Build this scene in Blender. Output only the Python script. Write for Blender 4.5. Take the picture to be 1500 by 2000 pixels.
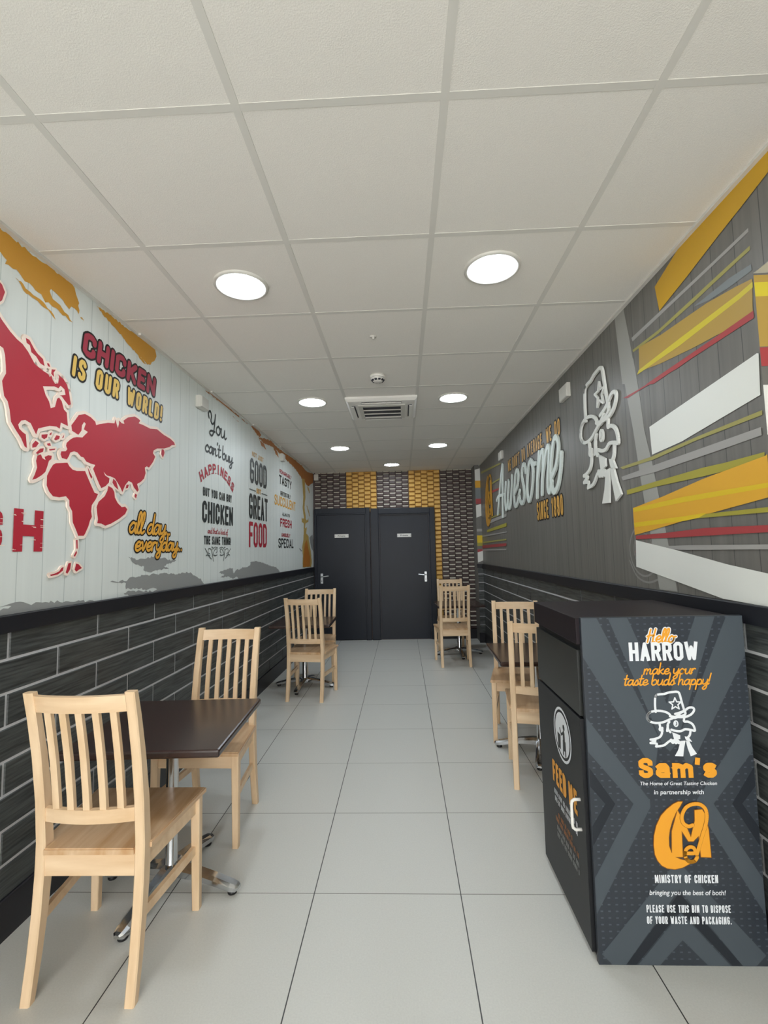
import bpy, bmesh, math, random
from mathutils import Vector, Matrix
from mathutils.geometry import tessellate_polygon

random.seed(7)
for _o in list(bpy.data.objects):
    bpy.data.objects.remove(_o)
scene = bpy.context.scene
COL = scene.collection

# ------------------------------------------------------------------ camera, sky, exposure
XR, HT, HC = 1.225, 2.684, 1.402
YF = -2.4                                   # open shop front behind the camera
cam_data = bpy.data.cameras.new('camera')
cam = bpy.data.objects.new('camera', cam_data)
COL.objects.link(cam)
cam_data.sensor_fit = 'HORIZONTAL'
cam_data.sensor_width = 36.0
cam_data.lens = 927.68 / 1500 * 36.0
cam_data.clip_start = 0.02
_r = Vector((0.99905836, 0.03789381, -0.02112925))
_u = Vector((0.02410501, -0.07987389, 0.99651348))
_f = Vector((-0.03607402, 0.99608444, 0.08071211))
cam.matrix_world = Matrix(((_r.x, _u.x, -_f.x, 0), (_r.y, _u.y, -_f.y, 0), (_r.z, _u.z, -_f.z, HC), (0, 0, 0, 1)))
scene.camera = cam

world = bpy.data.worlds.new('daylight')
scene.world = world
world.use_nodes = True
_bg = world.node_tree.nodes['Background']
_bg.inputs[0].default_value = (1.0, 0.995, 0.975, 1)
_bg.inputs[1].default_value = 6.4
LAMP_EMIT = 58.0

vs = scene.view_settings
vs.view_transform = 'Standard'
vs.look = 'None'
vs.gamma = 1.0
vs.exposure = 0.0
vs.use_curve_mapping = False
scene.cycles.max_bounces = 10
scene.cycles.diffuse_bounces = 6
scene.cycles.use_denoising = True

# ------------------------------------------------------------------ materials
def lin(c):
    out = []
    for v in c[:3]:
        v /= 255.0
        out.append(v / 12.92 if v <= 0.04045 else ((v + 0.055) / 1.055) ** 2.4)
    return (*out, 1.0)

MATS = {}
def mat(name, col, rough=0.6, metal=0.0, spec=0.5, emit=0.0, var=0.0, scale=(8, 8, 8), detail=4.0, bump=0.0, col2=None, coat=0.0):
    if name in MATS:
        return MATS[name]
    m = bpy.data.materials.new(name)
    m.use_nodes = True
    nt = m.node_tree
    b = nt.nodes['Principled BSDF']
    c = lin(col)
    b.inputs['Base Color'].default_value = c
    b.inputs['Roughness'].default_value = rough
    b.inputs['Metallic'].default_value = metal
    b.inputs['Specular IOR Level'].default_value = spec
    if coat:
        b.inputs['Coat Weight'].default_value = coat
        b.inputs['Coat Roughness'].default_value = 0.15
    if emit:
        b.inputs['Emission Color'].default_value = c
        b.inputs['Emission Strength'].default_value = emit
    if var or bump:
        tc = nt.nodes.new('ShaderNodeTexCoord')
        mp = nt.nodes.new('ShaderNodeMapping')
        mp.inputs['Scale'].default_value = scale
        nz = nt.nodes.new('ShaderNodeTexNoise')
        nz.inputs['Scale'].default_value = 1.0
        nz.inputs['Detail'].default_value = detail
        nt.links.new(tc.outputs['Object'], mp.inputs['Vector'])
        nt.links.new(mp.outputs['Vector'], nz.inputs['Vector'])
        if var:
            rp = nt.nodes.new('ShaderNodeValToRGB')
            k2 = lin(col2) if col2 else tuple(max(0, x * (1 - var)) for x in c[:3]) + (1,)
            rp.color_ramp.elements[0].position = 0.3
            rp.color_ramp.elements[1].position = 0.7
            rp.color_ramp.elements[0].color = k2
            rp.color_ramp.elements[1].color = tuple(min(1, x * (1 + var * 0.5)) for x in c[:3]) + (1,)
            nt.links.new(nz.outputs['Fac'], rp.inputs['Fac'])
            nt.links.new(rp.outputs['Color'], b.inputs['Base Color'])
        if bump:
            bp = nt.nodes.new('ShaderNodeBump')
            bp.inputs['Strength'].default_value = bump
            bp.inputs['Distance'].default_value = 0.003
            nt.links.new(nz.outputs['Fac'], bp.inputs['Height'])
            nt.links.new(bp.outputs['Normal'], b.inputs['Normal'])
    MATS[name] = m
    return m

def line_factor(nt, coord, period, phase, width):
    """1 on a line of the given width repeated along a coordinate, else 0"""
    def M(op, a, b=None):
        n = nt.nodes.new('ShaderNodeMath')
        n.operation = op
        for i, v in enumerate((a, b)):
            if v is None:
                continue
            if isinstance(v, (int, float)):
                n.inputs[i].default_value = v
            else:
                nt.links.new(v, n.inputs[i])
        return n.outputs[0]
    t = M('SUBTRACT', coord, phase)
    t = M('DIVIDE', t, period)
    t = M('FRACT', t)
    t = M('SUBTRACT', t, 0.5)
    t = M('ABSOLUTE', t)
    t = M('SUBTRACT', 0.5, t)
    return M('LESS_THAN', t, width * 0.5 / period)

def plank_mat(name, col, seam, period, phase, axis, var, width=0.004):
    """vertical boarded wallpaper: seams along one axis and upright grain"""
    m = mat(name, col, rough=0.42, var=var, scale=(34, 34, 1.1), detail=6, spec=0.4)
    nt = m.node_tree
    b = nt.nodes['Principled BSDF']
    tc = nt.nodes['Texture Coordinate']
    sp = nt.nodes.new('ShaderNodeSeparateXYZ')
    nt.links.new(tc.outputs['Object'], sp.inputs[0])
    f = line_factor(nt, sp.outputs[axis], period, phase, width)
    mx = nt.nodes.new('ShaderNodeMix')
    mx.data_type = 'RGBA'
    src = b.inputs['Base Color'].links[0].from_socket
    nt.links.new(src, mx.inputs[6])
    mx.inputs[7].default_value = lin(seam)
    nt.links.new(f, mx.inputs[0])
    nt.links.new(mx.outputs[2], b.inputs['Base Color'])
    return m

def floor_mat():
    m = mat('floor_tile', (212, 213, 208), rough=0.36, var=0.05, scale=(170, 170, 1), detail=3, spec=0.5)
    nt = m.node_tree
    b = nt.nodes['Principled BSDF']
    tc = nt.nodes['Texture Coordinate']
    sp = nt.nodes.new('ShaderNodeSeparateXYZ')
    nt.links.new(tc.outputs['Object'], sp.inputs[0])
    src = b.inputs['Base Color'].links[0].from_socket
    for ax, ph, w, c in ((1, 2.064, 0.0035, (120, 120, 112)), (0, -0.395, 0.0042, (62, 64, 62))):
        f = line_factor(nt, sp.outputs[ax], 0.6, ph, w)
        mx = nt.nodes.new('ShaderNodeMix')
        mx.data_type = 'RGBA'
        nt.links.new(src, mx.inputs[6])
        mx.inputs[7].default_value = lin(c)
        nt.links.new(f, mx.inputs[0])
        src = mx.outputs[2]
    nt.links.new(src, b.inputs['Base Color'])
    return m

M_FLOOR = floor_mat()
M_CEIL = mat('ceiling_tile', (230, 227, 220), rough=0.9, var=0.045, scale=(260, 260, 260), detail=2, bump=0.25, spec=0.2)
M_TBAR = mat('ceiling_grid', (212, 210, 203), rough=0.6, spec=0.3)
M_LWALL = plank_mat('pale_boards', (225, 231, 227), (190, 199, 195), 0.131, 1.823, 1, 0.035)
M_RWALL = plank_mat('grey_boards', (113, 111, 106), (74, 74, 72), 0.126, 1.555, 1, 0.16)
M_RETW = plank_mat('grey_boards_return', (113, 111, 106), (74, 74, 72), 0.126, 1.3, 0, 0.16)
M_TILE = mat('dark_wood_tile', (80, 84, 83), rough=0.45, var=0.3, scale=(10, 5, 95), detail=9, bump=0.5, col2=(33, 36, 37))
M_GROUT = mat('pale_grout', (206, 207, 209), rough=0.8)
M_RAIL = mat('black_rail', (16, 18, 26), rough=0.5)
M_SKIRT = mat('black_skirting', (26, 26, 33), rough=0.4)
M_DOOR = mat('navy_door', (17, 25, 37), rough=0.4, spec=0.3, var=0.18, scale=(5, 5, 2.5), detail=5)
M_STEEL = mat('white_handle', (215, 218, 220), rough=0.25, metal=0.35)
M_WHITE = mat('white_plastic', (228, 226, 220), rough=0.45)
M_OFFW = mat('offwhite_plastic', (205, 203, 195), rough=0.5)
M_BLACK = mat('black_plastic', (16, 16, 18), rough=0.4)
M_SLOT = mat('dark_slot', (42, 44, 52), rough=0.5)
M_BIRCH = mat('birch_wood', (232, 205, 170), rough=0.42, var=0.12, scale=(22, 22, 3), detail=5, col2=(218, 186, 146))
M_BIRCHH = mat('birch_wood_long', (232, 205, 170), rough=0.42, var=0.12, scale=(3, 22, 22), detail=5, col2=(218, 184, 143))
M_SEAT = mat('birch_seat', (218, 190, 156), rough=0.28, var=0.16, scale=(26, 2.2, 10), detail=5, col2=(194, 152, 108))
M_DARKW = mat('dark_brown_wood', (58, 40, 34), rough=0.24, var=0.3, scale=(3, 40, 10), detail=6, spec=0.6, col2=(42, 28, 25))
M_CHROME = mat('chrome', (205, 207, 210), rough=0.12, metal=1.0)
M_BRB = mat('brown_brick', (76, 58, 54), rough=0.5, var=0.3, scale=(30, 30, 40), col2=(58, 44, 42))
M_BRW = mat('white_brick_edge', (206, 200, 186), rough=0.4)
M_BRY = mat('yellow_brick', (216, 172, 82), rough=0.4, var=0.12, scale=(10, 10, 10), col2=(200, 152, 66))
M_BRYD = mat('yellow_brick_edge', (160, 114, 46), rough=0.5)
M_LIGHT = mat('lamp_diffuser', (236, 246, 255), emit=LAMP_EMIT)
M_BIN = mat('bin_black', (29, 30, 33), rough=0.45, spec=0.3, var=0.08, scale=(60, 60, 60))
M_BINTOP = mat('bin_top', (34, 27, 31), rough=0.5, spec=0.2, var=0.08, scale=(20, 20, 20))
M_FLAP = mat('bin_flap', (38, 40, 38), rough=0.38)
# flat print colours
INK = {
    'red': (186, 44, 60), 'cream': (250, 232, 218), 'gold': (208, 152, 52), 'brown': (176, 108, 40), 'ember': (190, 120, 46), 'logo_line': (128, 78, 24), 'flame': (196, 166, 92),
    'greyb': (150, 152, 150), 'black': (38, 40, 40), 'ink': (44, 50, 50), 'inkred': (176, 44, 60), 'inkgold': (214, 164, 78),
    'graffred': (168, 58, 76), 'graffgold': (236, 198, 104), 'orangey': (236, 174, 66), 'darkout': (36, 32, 30),
    'pale': (158, 158, 152), 'pale2': (160, 158, 154), 'olive': (158, 152, 88), 'olive2': (164, 156, 62), 'slate': (124, 130, 132),
    'ochre': (176, 146, 74), 'lemon': (206, 190, 60), 'lemon2': (222, 190, 40), 'mustard': (202, 158, 40), 'orange': (222, 168, 52),
    'white': (226, 228, 222), 'redst': (166, 68, 70), 'mint': (216, 226, 220), 'binwhite': (226, 230, 234), 'binorange': (232, 160, 46),
    'binlight': (71, 79, 86), 'bindark': (33, 38, 45), 'greyink': (90, 98, 96), 'wrapwhite': (226, 226, 220),
}
def ink(k):
    return mat('print_' + k, INK[k], rough=0.45, spec=0.35)

def dot_panel_mat():
    m = mat('bin_print', (45, 51, 59), rough=0.4, var=0.1, scale=(4, 4, 4))
    nt = m.node_tree
    b = nt.nodes['Principled BSDF']
    tc = nt.nodes['Texture Coordinate']
    sp = nt.nodes.new('ShaderNodeSeparateXYZ')
    nt.links.new(tc.outputs['Object'], sp.inputs[0])
    fx = line_factor(nt, sp.outputs[0], 0.0255, 0.0, 0.009)
    fz = line_factor(nt, sp.outputs[2], 0.0212, 0.0, 0.0045)
    mu = nt.nodes.new('ShaderNodeMath')
    mu.operation = 'MULTIPLY'
    nt.links.new(fx, mu.inputs[0])
    nt.links.new(fz, mu.inputs[1])
    m2 = nt.nodes.new('ShaderNodeMath')
    m2.operation = 'MULTIPLY'
    nt.links.new(mu.outputs[0], m2.inputs[0])
    m2.inputs[1].default_value = 0.3
    mx = nt.nodes.new('ShaderNodeMix')
    mx.data_type = 'RGBA'
    src = b.inputs['Base Color'].links[0].from_socket
    nt.links.new(src, mx.inputs[6])
    mx.inputs[7].default_value = lin((104, 116, 126))
    nt.links.new(m2.outputs[0], mx.inputs[0])
    nt.links.new(mx.outputs[2], b.inputs['Base Color'])
    return m
M_BINP = dot_panel_mat()

# ------------------------------------------------------------------ object helpers
def obj(name, bm, mats, parent=None, smooth=False, origin=None):
    me = bpy.data.meshes.new(name)
    if origin is not None:
        bmesh.ops.translate(bm, verts=bm.verts, vec=-Vector(origin))
    bm.to_mesh(me)
    bm.free()
    for m in (mats if isinstance(mats, (list, tuple)) else [mats]):
        me.materials.append(m)
    if smooth:
        for p in me.polygons:
            p.use_smooth = True
    o = bpy.data.objects.new(name, me)
    COL.objects.link(o)
    if origin is not None:
        o.location = origin
    if parent:
        o.parent = parent
    return o

def tag(o, label, cat, group=None):
    o['label'] = label
    o['category'] = cat
    if group:
        o['group'] = group
    return o

def struct(name, bm, mats, parent=None):
    o = obj(name, bm, mats, parent)
    if parent is None:
        o['kind'] = 'structure'
    return o

def thing(name, label, cat, loc=(0, 0, 0), rotz=0.0, group=None):
    o = bpy.data.objects.new(name, None)
    o.empty_display_size = 0.1
    COL.objects.link(o)
    o.location = loc
    o.rotation_euler = (0, 0, rotz)
    return tag(o, label, cat, group)

def BM():
    return bmesh.new()

def add_box(bm, x0, x1, y0, y1, z0, z1, bev=0.0, mi=0):
    n0 = len(bm.faces)
    vs_ = [bm.verts.new(p) for p in ((x0, y0, z0), (x1, y0, z0), (x1, y1, z0), (x0, y1, z0), (x0, y0, z1), (x1, y0, z1), (x1, y1, z1), (x0, y1, z1))]
    fs = [bm.faces.new([vs_[i] for i in q]) for q in ((0, 3, 2, 1), (4, 5, 6, 7), (0, 1, 5, 4), (1, 2, 6, 5), (2, 3, 7, 6), (3, 0, 4, 7))]
    for f in fs:
        f.material_index = mi
    if bev > 0:
        es = list({e for f in fs for e in f.edges})
        r = bmesh.ops.bevel(bm, geom=es, offset=bev, segments=2, affect='EDGES', profile=0.5)
        for f in r['faces']:
            f.material_index = mi
    return bm

def add_quad(bm, pts, mi=0):
    f = bm.faces.new([bm.verts.new(p) for p in pts])
    f.material_index = mi
    return f

def loft(bm, rings, cap=True, mi=0):
    """rings: lists of equal length of points"""
    R = [[bm.verts.new(p) for p in r] for r in rings]
    n = len(R[0])
    for a, b in zip(R, R[1:]):
        for i in range(n):
            f = bm.faces.new((a[i], a[(i + 1) % n], b[(i + 1) % n], b[i]))
            f.material_index = mi
    if cap:
        bm.faces.new(list(reversed(R[0]))).material_index = mi
        bm.faces.new(R[-1]).material_index = mi
    return bm

def lathe(bm, prof, cx=0, cy=0, seg=24, mi=0, cap=True):
    rings = []
    for r, z in prof:
        rings.append([(cx + r * math.cos(2 * math.pi * i / seg), cy + r * math.sin(2 * math.pi * i / seg), z) for i in range(seg)])
    return loft(bm, rings, cap, mi)

def tube(bm, path, r, seg=8, mi=0, up=(0, 0, 1)):
    path = [Vector(p) for p in path]
    rings = []
    up = Vector(up)
    for i, p in enumerate(path):
        t = (path[min(i + 1, len(path) - 1)] - path[max(i - 1, 0)]).normalized()
        a = t.cross(up)
        if a.length < 1e-3:
            a = t.cross(Vector((1, 0, 0)))
        a.normalize()
        b = a.cross(t)
        rings.append([p + r * (math.cos(2 * math.pi * k / seg) * a + math.sin(2 * math.pi * k / seg) * b) for k in range(seg)])
    return loft(bm, rings, True, mi)

def fix(bm):
    bmesh.ops.recalc_face_normals(bm, faces=bm.faces)
    return bm

# ------------------------------------------------------------------ wall planes: (u along the reading direction, v up, d out of the wall)
def xl(y):
    return -1.545 + 0.016 * y
def PL(u, v, d):
    return (xl(u) + d, u, v)
def PR(u, v, d):
    return (XR - d, -u, v)
BX, BY0, BY1, BZ = 0.615, 1.755, 2.29, 1.149          # bin: side plane, front plane, back, top
BPX0, BPX1 = 0.627, 1.187
def PB(u, v, d):                                       # bin front panel
    return (BPX0 + u, 1.737 - d, v)
def PS(u, v, d):                                       # bin left side, u = -y
    return (BX - d, -u, v)

_lay = [0]
def fill(bm, P, poly, d, mi=0, thick=0.0):
    _lay[0] = (_lay[0] + 1) % 37
    d += _lay[0] * 1.2e-5                              # pens overlap: each piece a hair above the last
    pts3 = [Vector((p[0], p[1], 0)) for p in poly]
    tris = tessellate_polygon([pts3])
    vs_ = [bm.verts.new(P(p[0], p[1], d)) for p in poly]
    for t in tris:
        try:
            bm.faces.new([vs_[i] for i in t]).material_index = mi
        except ValueError:
            pass
    if thick:
        lo = [bm.verts.new(P(p[0], p[1], d - thick)) for p in poly]
        n = len(poly)
        for i in range(n):
            bm.faces.new((vs_[i], vs_[(i + 1) % n], lo[(i + 1) % n], lo[i])).material_index = mi

def stroke(bm, P, line, w, d, mi=0, cap='round', closed=False, thick=0.0):
    """a pen line of width w along a polyline, drawn in the wall plane"""
    h = w * 0.5
    L = [Vector(p[:2]) for p in line]
    if closed:
        L.append(L[0])
    n = len(L)
    for i in range(n - 1):
        a, b = L[i], L[i + 1]
        t = b - a
        if t.length < 1e-6:
            t = Vector((0, 1e-6))
        t.normalize()
        if cap == 'square' and not closed:
            if i == 0:
                a = a - t * h
            if i == n - 2:
                b = b + t * h
        s = Vector((-t.y, t.x)) * h
        fill(bm, P, [a + s, a - s, b - s, b + s], d, mi, thick)
    k = 10
    for i, p in enumerate(L):
        end = (i in (0, n - 1)) and not closed
        if end and cap != 'round':
            continue
        if not end and 0 < i < n - 1:
            t0 = (L[i] - L[i - 1]); t1 = (L[i + 1] - L[i])
            if t0.length > 1e-6 and t1.length > 1e-6 and t0.angle(t1) < 0.12:
                continue
        fill(bm, P, [p + h * Vector((math.cos(2 * math.pi * q / k), math.sin(2 * math.pi * q / k))) for q in range(k)], d, mi, thick)

def smooth_line(pts, n=5):
    P = [Vector(p) for p in pts]
    if len(P) < 3:
        return P
    out = []
    for i in range(len(P) - 1):
        p0, p1, p2, p3 = P[max(i - 1, 0)], P[i], P[i + 1], P[min(i + 2, len(P) - 1)]
        for k in range(n):
            t = k / n
            out.append(0.5 * ((2 * p1) + (p2 - p0) * t + (2 * p0 - 5 * p1 + 4 * p2 - p3) * t * t + (3 * p1 - p0 - 3 * p2 + p3) * t ** 3))
    out.append(P[-1])
    return out

# ------------------------------------------------------------------ pen alphabets (skeleton letters)
CAPS = {
    'A': (1, [[(0, 0), (.5, 1), (1, 0)], [(.2, .28), (.8, .28)]]),
    'B': (1, [[(.7, .53), (0, .53), (0, 1), (.7, 1), (1, .88), (1, .64), (.7, .53), (1, .42), (1, .12), (.7, 0), (0, 0), (0, .53)]]),
    'C': (1, [[(1, .74), (1, .88), (.7, 1), (.3, 1), (0, .88), (0, .12), (.3, 0), (.7, 0), (1, .12), (1, .26)]]),
    'D': (1, [[(0, 0), (0, 1), (.65, 1), (1, .87), (1, .13), (.65, 0), (0, 0)]]),
    'E': (.85, [[(1, 1), (0, 1), (0, 0), (1, 0)], [(0, .52), (.8, .52)]]),
    'F': (.85, [[(1, 1), (0, 1), (0, 0)], [(0, .5), (.8, .5)]]),
    'G': (1, [[(1, .78), (1, .88), (.7, 1), (.3, 1), (0, .88), (0, .12), (.3, 0), (.7, 0), (1, .12), (1, .46), (.6, .46)]]),
    'H': (1, [[(0, 0), (0, 1)], [(1, 0), (1, 1)], [(0, .5), (1, .5)]]),
    'I': (0, [[(0, 0), (0, 1)]]),
    'J': (.8, [[(1, 1), (1, .12), (.7, 0), (.3, 0), (0, .12), (0, .28)]]),
    'K': (1, [[(0, 0), (0, 1)], [(1, 1), (.06, .40)], [(.34, .58), (1, 0)]]),
    'L': (.8, [[(0, 1), (0, 0), (1, 0)]]),
    'M': (1.4, [[(0, 0), (0, 1), (.5, .2), (1, 1), (1, 0)]]),
    'N': (1.05, [[(0, 0), (0, 1), (1, 0), (1, 1)]]),
    'O': (1, [[(.5, 0), (.7, 0), (1, .12), (1, .88), (.7, 1), (.3, 1), (0, .88), (0, .12), (.3, 0), (.5, 0)]]),
    'P': (1, [[(0, 0), (0, 1), (.7, 1), (1, .88), (1, .58), (.7, .46), (0, .46)]]),
    'Q': (1, [[(.5, 0), (.7, 0), (1, .12), (1, .88), (.7, 1), (.3, 1), (0, .88), (0, .12), (.3, 0), (.5, 0)], [(.6, .2), (1, 0)]]),
    'R': (1, [[(0, 0), (0, 1), (.7, 1), (1, .88), (1, .6), (.7, .48), (0, .48)], [(.6, .48), (1, 0)]]),
    'S': (1, [[(1, .82), (1, .88), (.7, 1), (.3, 1), (0, .88), (0, .66), (.3, .55), (.7, .46), (1, .34), (1, .12), (.7, 0), (.3, 0), (0, .12), (0, .18)]]),
    'T': (1, [[(0, 1), (1, 1)], [(.5, 1), (.5, 0)]]),
    'U': (1, [[(0, 1), (0, .12), (.3, 0), (.7, 0), (1, .12), (1, 1)]]),
    'V': (1.05, [[(0, 1), (.5, 0), (1, 1)]]),
    'W': (1.6, [[(0, 1), (.25, 0), (.5, .75), (.75, 0), (1, 1)]]),
    'X': (1, [[(0, 0), (1, 1)], [(0, 1), (1, 0)]]),
    'Y': (1, [[(0, 1), (.5, .45), (1, 1)], [(.5, .45), (.5, 0)]]),
    'Z': (1, [[(0, 1), (1, 1), (0, 0), (1, 0)]]),
    '0': (1, [[(.5, 0), (.7, 0), (1, .12), (1, .88), (.7, 1), (.3, 1), (0, .88), (0, .12), (.3, 0), (.5, 0)]]),
    '1': (.5, [[(0, .82), (.9, 1), (.9, 0)]]),
    '9': (1, [[(1, .5), (.7, .42), (.3, .42), (0, .54), (0, .88), (.3, 1), (.7, 1), (1, .88), (1, .12), (.7, 0), (.3, 0), (0, .12), (0, .26)]]),
    '!': (0, [[(0, 1), (0, .32)], [(0, 0), (0, .02)]]),
    '.': (0, [[(0, 0), (0, .01)]]),
    ',': (0, [[(0, .03), (-.15, -.1)]]),
    "'": (0, [[(0, 1), (-.05, .86)]]),
    'a': (1, [[(1, 0), (1, .5), (.8, .66), (.3, .66), (.08, .56)], [(1, .36), (.3, .36), (0, .25), (0, .12), (.25, 0), (.75, 0), (1, .14)]]),
    'm': (1.7, [[(0, 0), (0, .66)], [(0, .48), (.22, .66), (.5, .54), (.5, 0)], [(.5, .48), (.74, .66), (1, .54), (1, 0)]]),
    's': (.9, [[(.92, .60), (.75, .66), (.25, .66), (0, .55), (0, .42), (.25, .36), (.75, .31), (1, .24), (1, .11), (.75, 0), (.25, 0), (.08, .06)]]),
}
PEN = {
    'a': (.48, [[(.42, .40), (.24, .48), (.06, .30), (.05, .10), (.18, .0), (.34, .14), (.44, .46)], [(.44, .46), (.41, .12), (.49, .0), (.60, .10)]]),
    'b': (.44, [[(.06, 1.0), (.04, .5), (.05, .1), (.18, .0), (.38, .12), (.40, .36), (.25, .48), (.08, .34)], [(.39, .34), (.54, .36)]]),
    'c': (.38, [[(.38, .38), (.24, .48), (.05, .28), (.07, .06), (.22, .0), (.44, .12)]]),
    'd': (.48, [[(.40, .40), (.24, .48), (.06, .30), (.05, .10), (.18, .0), (.36, .16), (.46, 1.0)], [(.46, 1.0), (.42, .14), (.50, .0), (.60, .10)]]),
    'e': (.40, [[(.06, .20), (.32, .26), (.36, .42), (.24, .48), (.06, .30), (.07, .08), (.22, .0), (.46, .14)]]),
    'f': (.34, [[(.44, .90), (.32, 1.0), (.21, .80), (.14, -.25), (.20, -.38), (.27, -.1), (.40, .08)], [(.02, .46), (.36, .46)]]),
    'g': (.48, [[(.42, .40), (.24, .48), (.06, .30), (.05, .10), (.18, .0), (.34, .14), (.44, .46)], [(.44, .46), (.39, -.22), (.22, -.42), (.08, -.30), (.30, -.05), (.60, .12)]]),
    'h': (.44, [[(.08, 1.0), (.04, .0)], [(.05, .2), (.20, .46), (.34, .42), (.33, .12), (.41, .0), (.54, .10)]]),
    'i': (.20, [[(.07, .46), (.05, .1), (.14, .0), (.28, .12)], [(.09, .68), (.10, .71)]]),
    'k': (.42, [[(.08, 1.0), (.04, .0)], [(.36, .46), (.08, .22)], [(.12, .26), (.34, .02), (.48, .08)]]),
    'l': (.22, [[(.02, .12), (.20, .6), (.24, .95), (.14, 1.0), (.07, .7), (.08, .1), (.18, .0), (.32, .10)]]),
    'm': (.64, [[(.05, .46), (.03, .0)], [(.04, .2), (.16, .46), (.28, .42), (.26, .0)], [(.27, .2), (.40, .46), (.52, .42), (.50, .10), (.58, .0), (.70, .10)]]),
    'n': (.42, [[(.05, .46), (.03, .0)], [(.04, .2), (.19, .46), (.33, .42), (.31, .10), (.39, .0), (.52, .10)]]),
    'o': (.44, [[(.24, .48), (.07, .32), (.06, .1), (.22, .0), (.38, .14), (.38, .36), (.24, .48), (.36, .40), (.54, .42)]]),
    'p': (.44, [[(.08, .46), (.01, -.42)], [(.06, .2), (.2, .46), (.38, .40), (.38, .14), (.22, .0), (.08, .1)], [(.3, .02), (.54, .12)]]),
    'r': (.32, [[(.05, .46), (.03, .0)], [(.04, .22), (.18, .46), (.32, .44)]]),
    's': (.36, [[(.02, .08), (.24, .48), (.34, .18), (.22, .0), (.06, .06)], [(.22, .0), (.44, .14)]]),
    't': (.28, [[(.18, .9), (.11, .12), (.2, .0), (.36, .10)], [(.0, .56), (.34, .58)]]),
    'u': (.46, [[(.05, .46), (.05, .1), (.16, .0), (.32, .14), (.40, .46)], [(.40, .46), (.38, .12), (.46, .0), (.58, .10)]]),
    'v': (.38, [[(.02, .44), (.10, .42), (.18, .02), (.38, .46)]]),
    'w': (.56, [[(.04, .46), (.05, .06), (.16, .0), (.28, .44), (.29, .06), (.40, .0), (.54, .46)]]),
    'y': (.44, [[(.05, .46), (.05, .14), (.17, .04), (.34, .2), (.42, .46)], [(.42, .46), (.37, -.25), (.20, -.42), (.08, -.30), (.30, -.05), (.56, .12)]]),
    'Y': (.66, [[(.06, .62), (.0, .84), (.14, 1.0), (.26, .82), (.22, .52), (.34, .40), (.54, .58), (.64, 1.0)], [(.64, 1.0), (.50, .1), (.32, -.22), (.12, -.14), (.24, .02), (.60, .06)]]),
    'A': (.5, [[(.0, -.06), (.40, 1.05)], [(.40, 1.05), (.42, -.12)], [(.04, .36), (.50, .34)]]),
    'H': (.56, [[(.14, .98), (.02, .02)], [(.50, 1.0), (.38, .02), (.52, .04)], [(-.04, .44), (.10, .52), (.48, .54)]]),
    '.': (.14, [[(.05, .02), (.06, .04)]]),
    '!': (.2, [[(.14, 1.0), (.06, .3)], [(.03, .03), (.03, .06)]]),
    "'": (.12, [[(.1, 1.0), (.05, .84)]]),
}

def layout(text, u0, u1, v0, h, sw, style='caps', gap=None, shear=0.0, space=None, v1=None, word=None):
    """centre lines of the letters of a word or line, fitted between u0 and u1"""
    v1 = v0 if v1 is None else v1
    lines, wid, wn = [], [], 0
    if style == 'caps':
        gap = sw * 0.45 if gap is None else gap
        space = (sw * 1.2) if space is None else space
        fixed, units = 0.0, 0.0
        for i, ch in enumerate(text):
            if ch == ' ':
                fixed += space
            else:
                fixed += sw + gap
                units += CAPS[ch][0]
        k = max((u1 - u0 - fixed + gap) / max(units, 0.01), 0.001)
        x = u0
        for ch in text:
            if ch == ' ':
                x += space
                wn += 1
                continue
            w, ss = CAPS[ch]
            wid += [wn] * len(ss)
            for s in ss:
                lines.append([(x + sw / 2 + px * k * w if w else x + sw / 2 + px * h * .3, sw / 2 + py * (h - sw)) for px, py in s])
            x += w * k + sw + gap
    else:
        tot = 0.0
        g = 0.03 if gap is None else gap
        sp_ = 0.28 if space is None else space
        for ch in text:
            tot += sp_ if ch == ' ' else PEN[ch][0] + g
        k = (u1 - u0) / (tot - g)
        x = u0
        for ch in text:
            if ch == ' ':
                x += sp_ * k
                wn += 1
                continue
            w, ss = PEN[ch]
            wid += [wn] * len(ss)
            for s in ss:
                pts_ = smooth_line([Vector(p) for p in s], 5) if len(s) > 2 else [Vector(p) for p in s]
                lines.append([(x + p.x * k, p.y * h) for p in pts_])
            x += (w + g) * k
    out = []
    for q, s in zip(wid, lines):
        if word is None or q == word:
            out.append([(px + shear * py, v0 + py + (v1 - v0) * (px - u0) / max(u1 - u0, 1e-6)) for px, py in s])
    return out

def lettering(bm, P, text, u0, u1, v0, h, sw, d, mi=0, style='caps', out=0.0, out_mi=1, out_d=None, cap=None, thick=0.0, **kw):
    cap = cap or ('square' if style == 'caps' else 'round')
    for s in layout(text, u0, u1, v0, h, sw, style, **kw):
        if out:
            stroke(bm, P, s, sw + 2 * out, (d - 0.0006) if out_d is None else out_d, out_mi, 'round')
        stroke(bm, P, s, sw, d, mi, cap, thick=thick)

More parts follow.
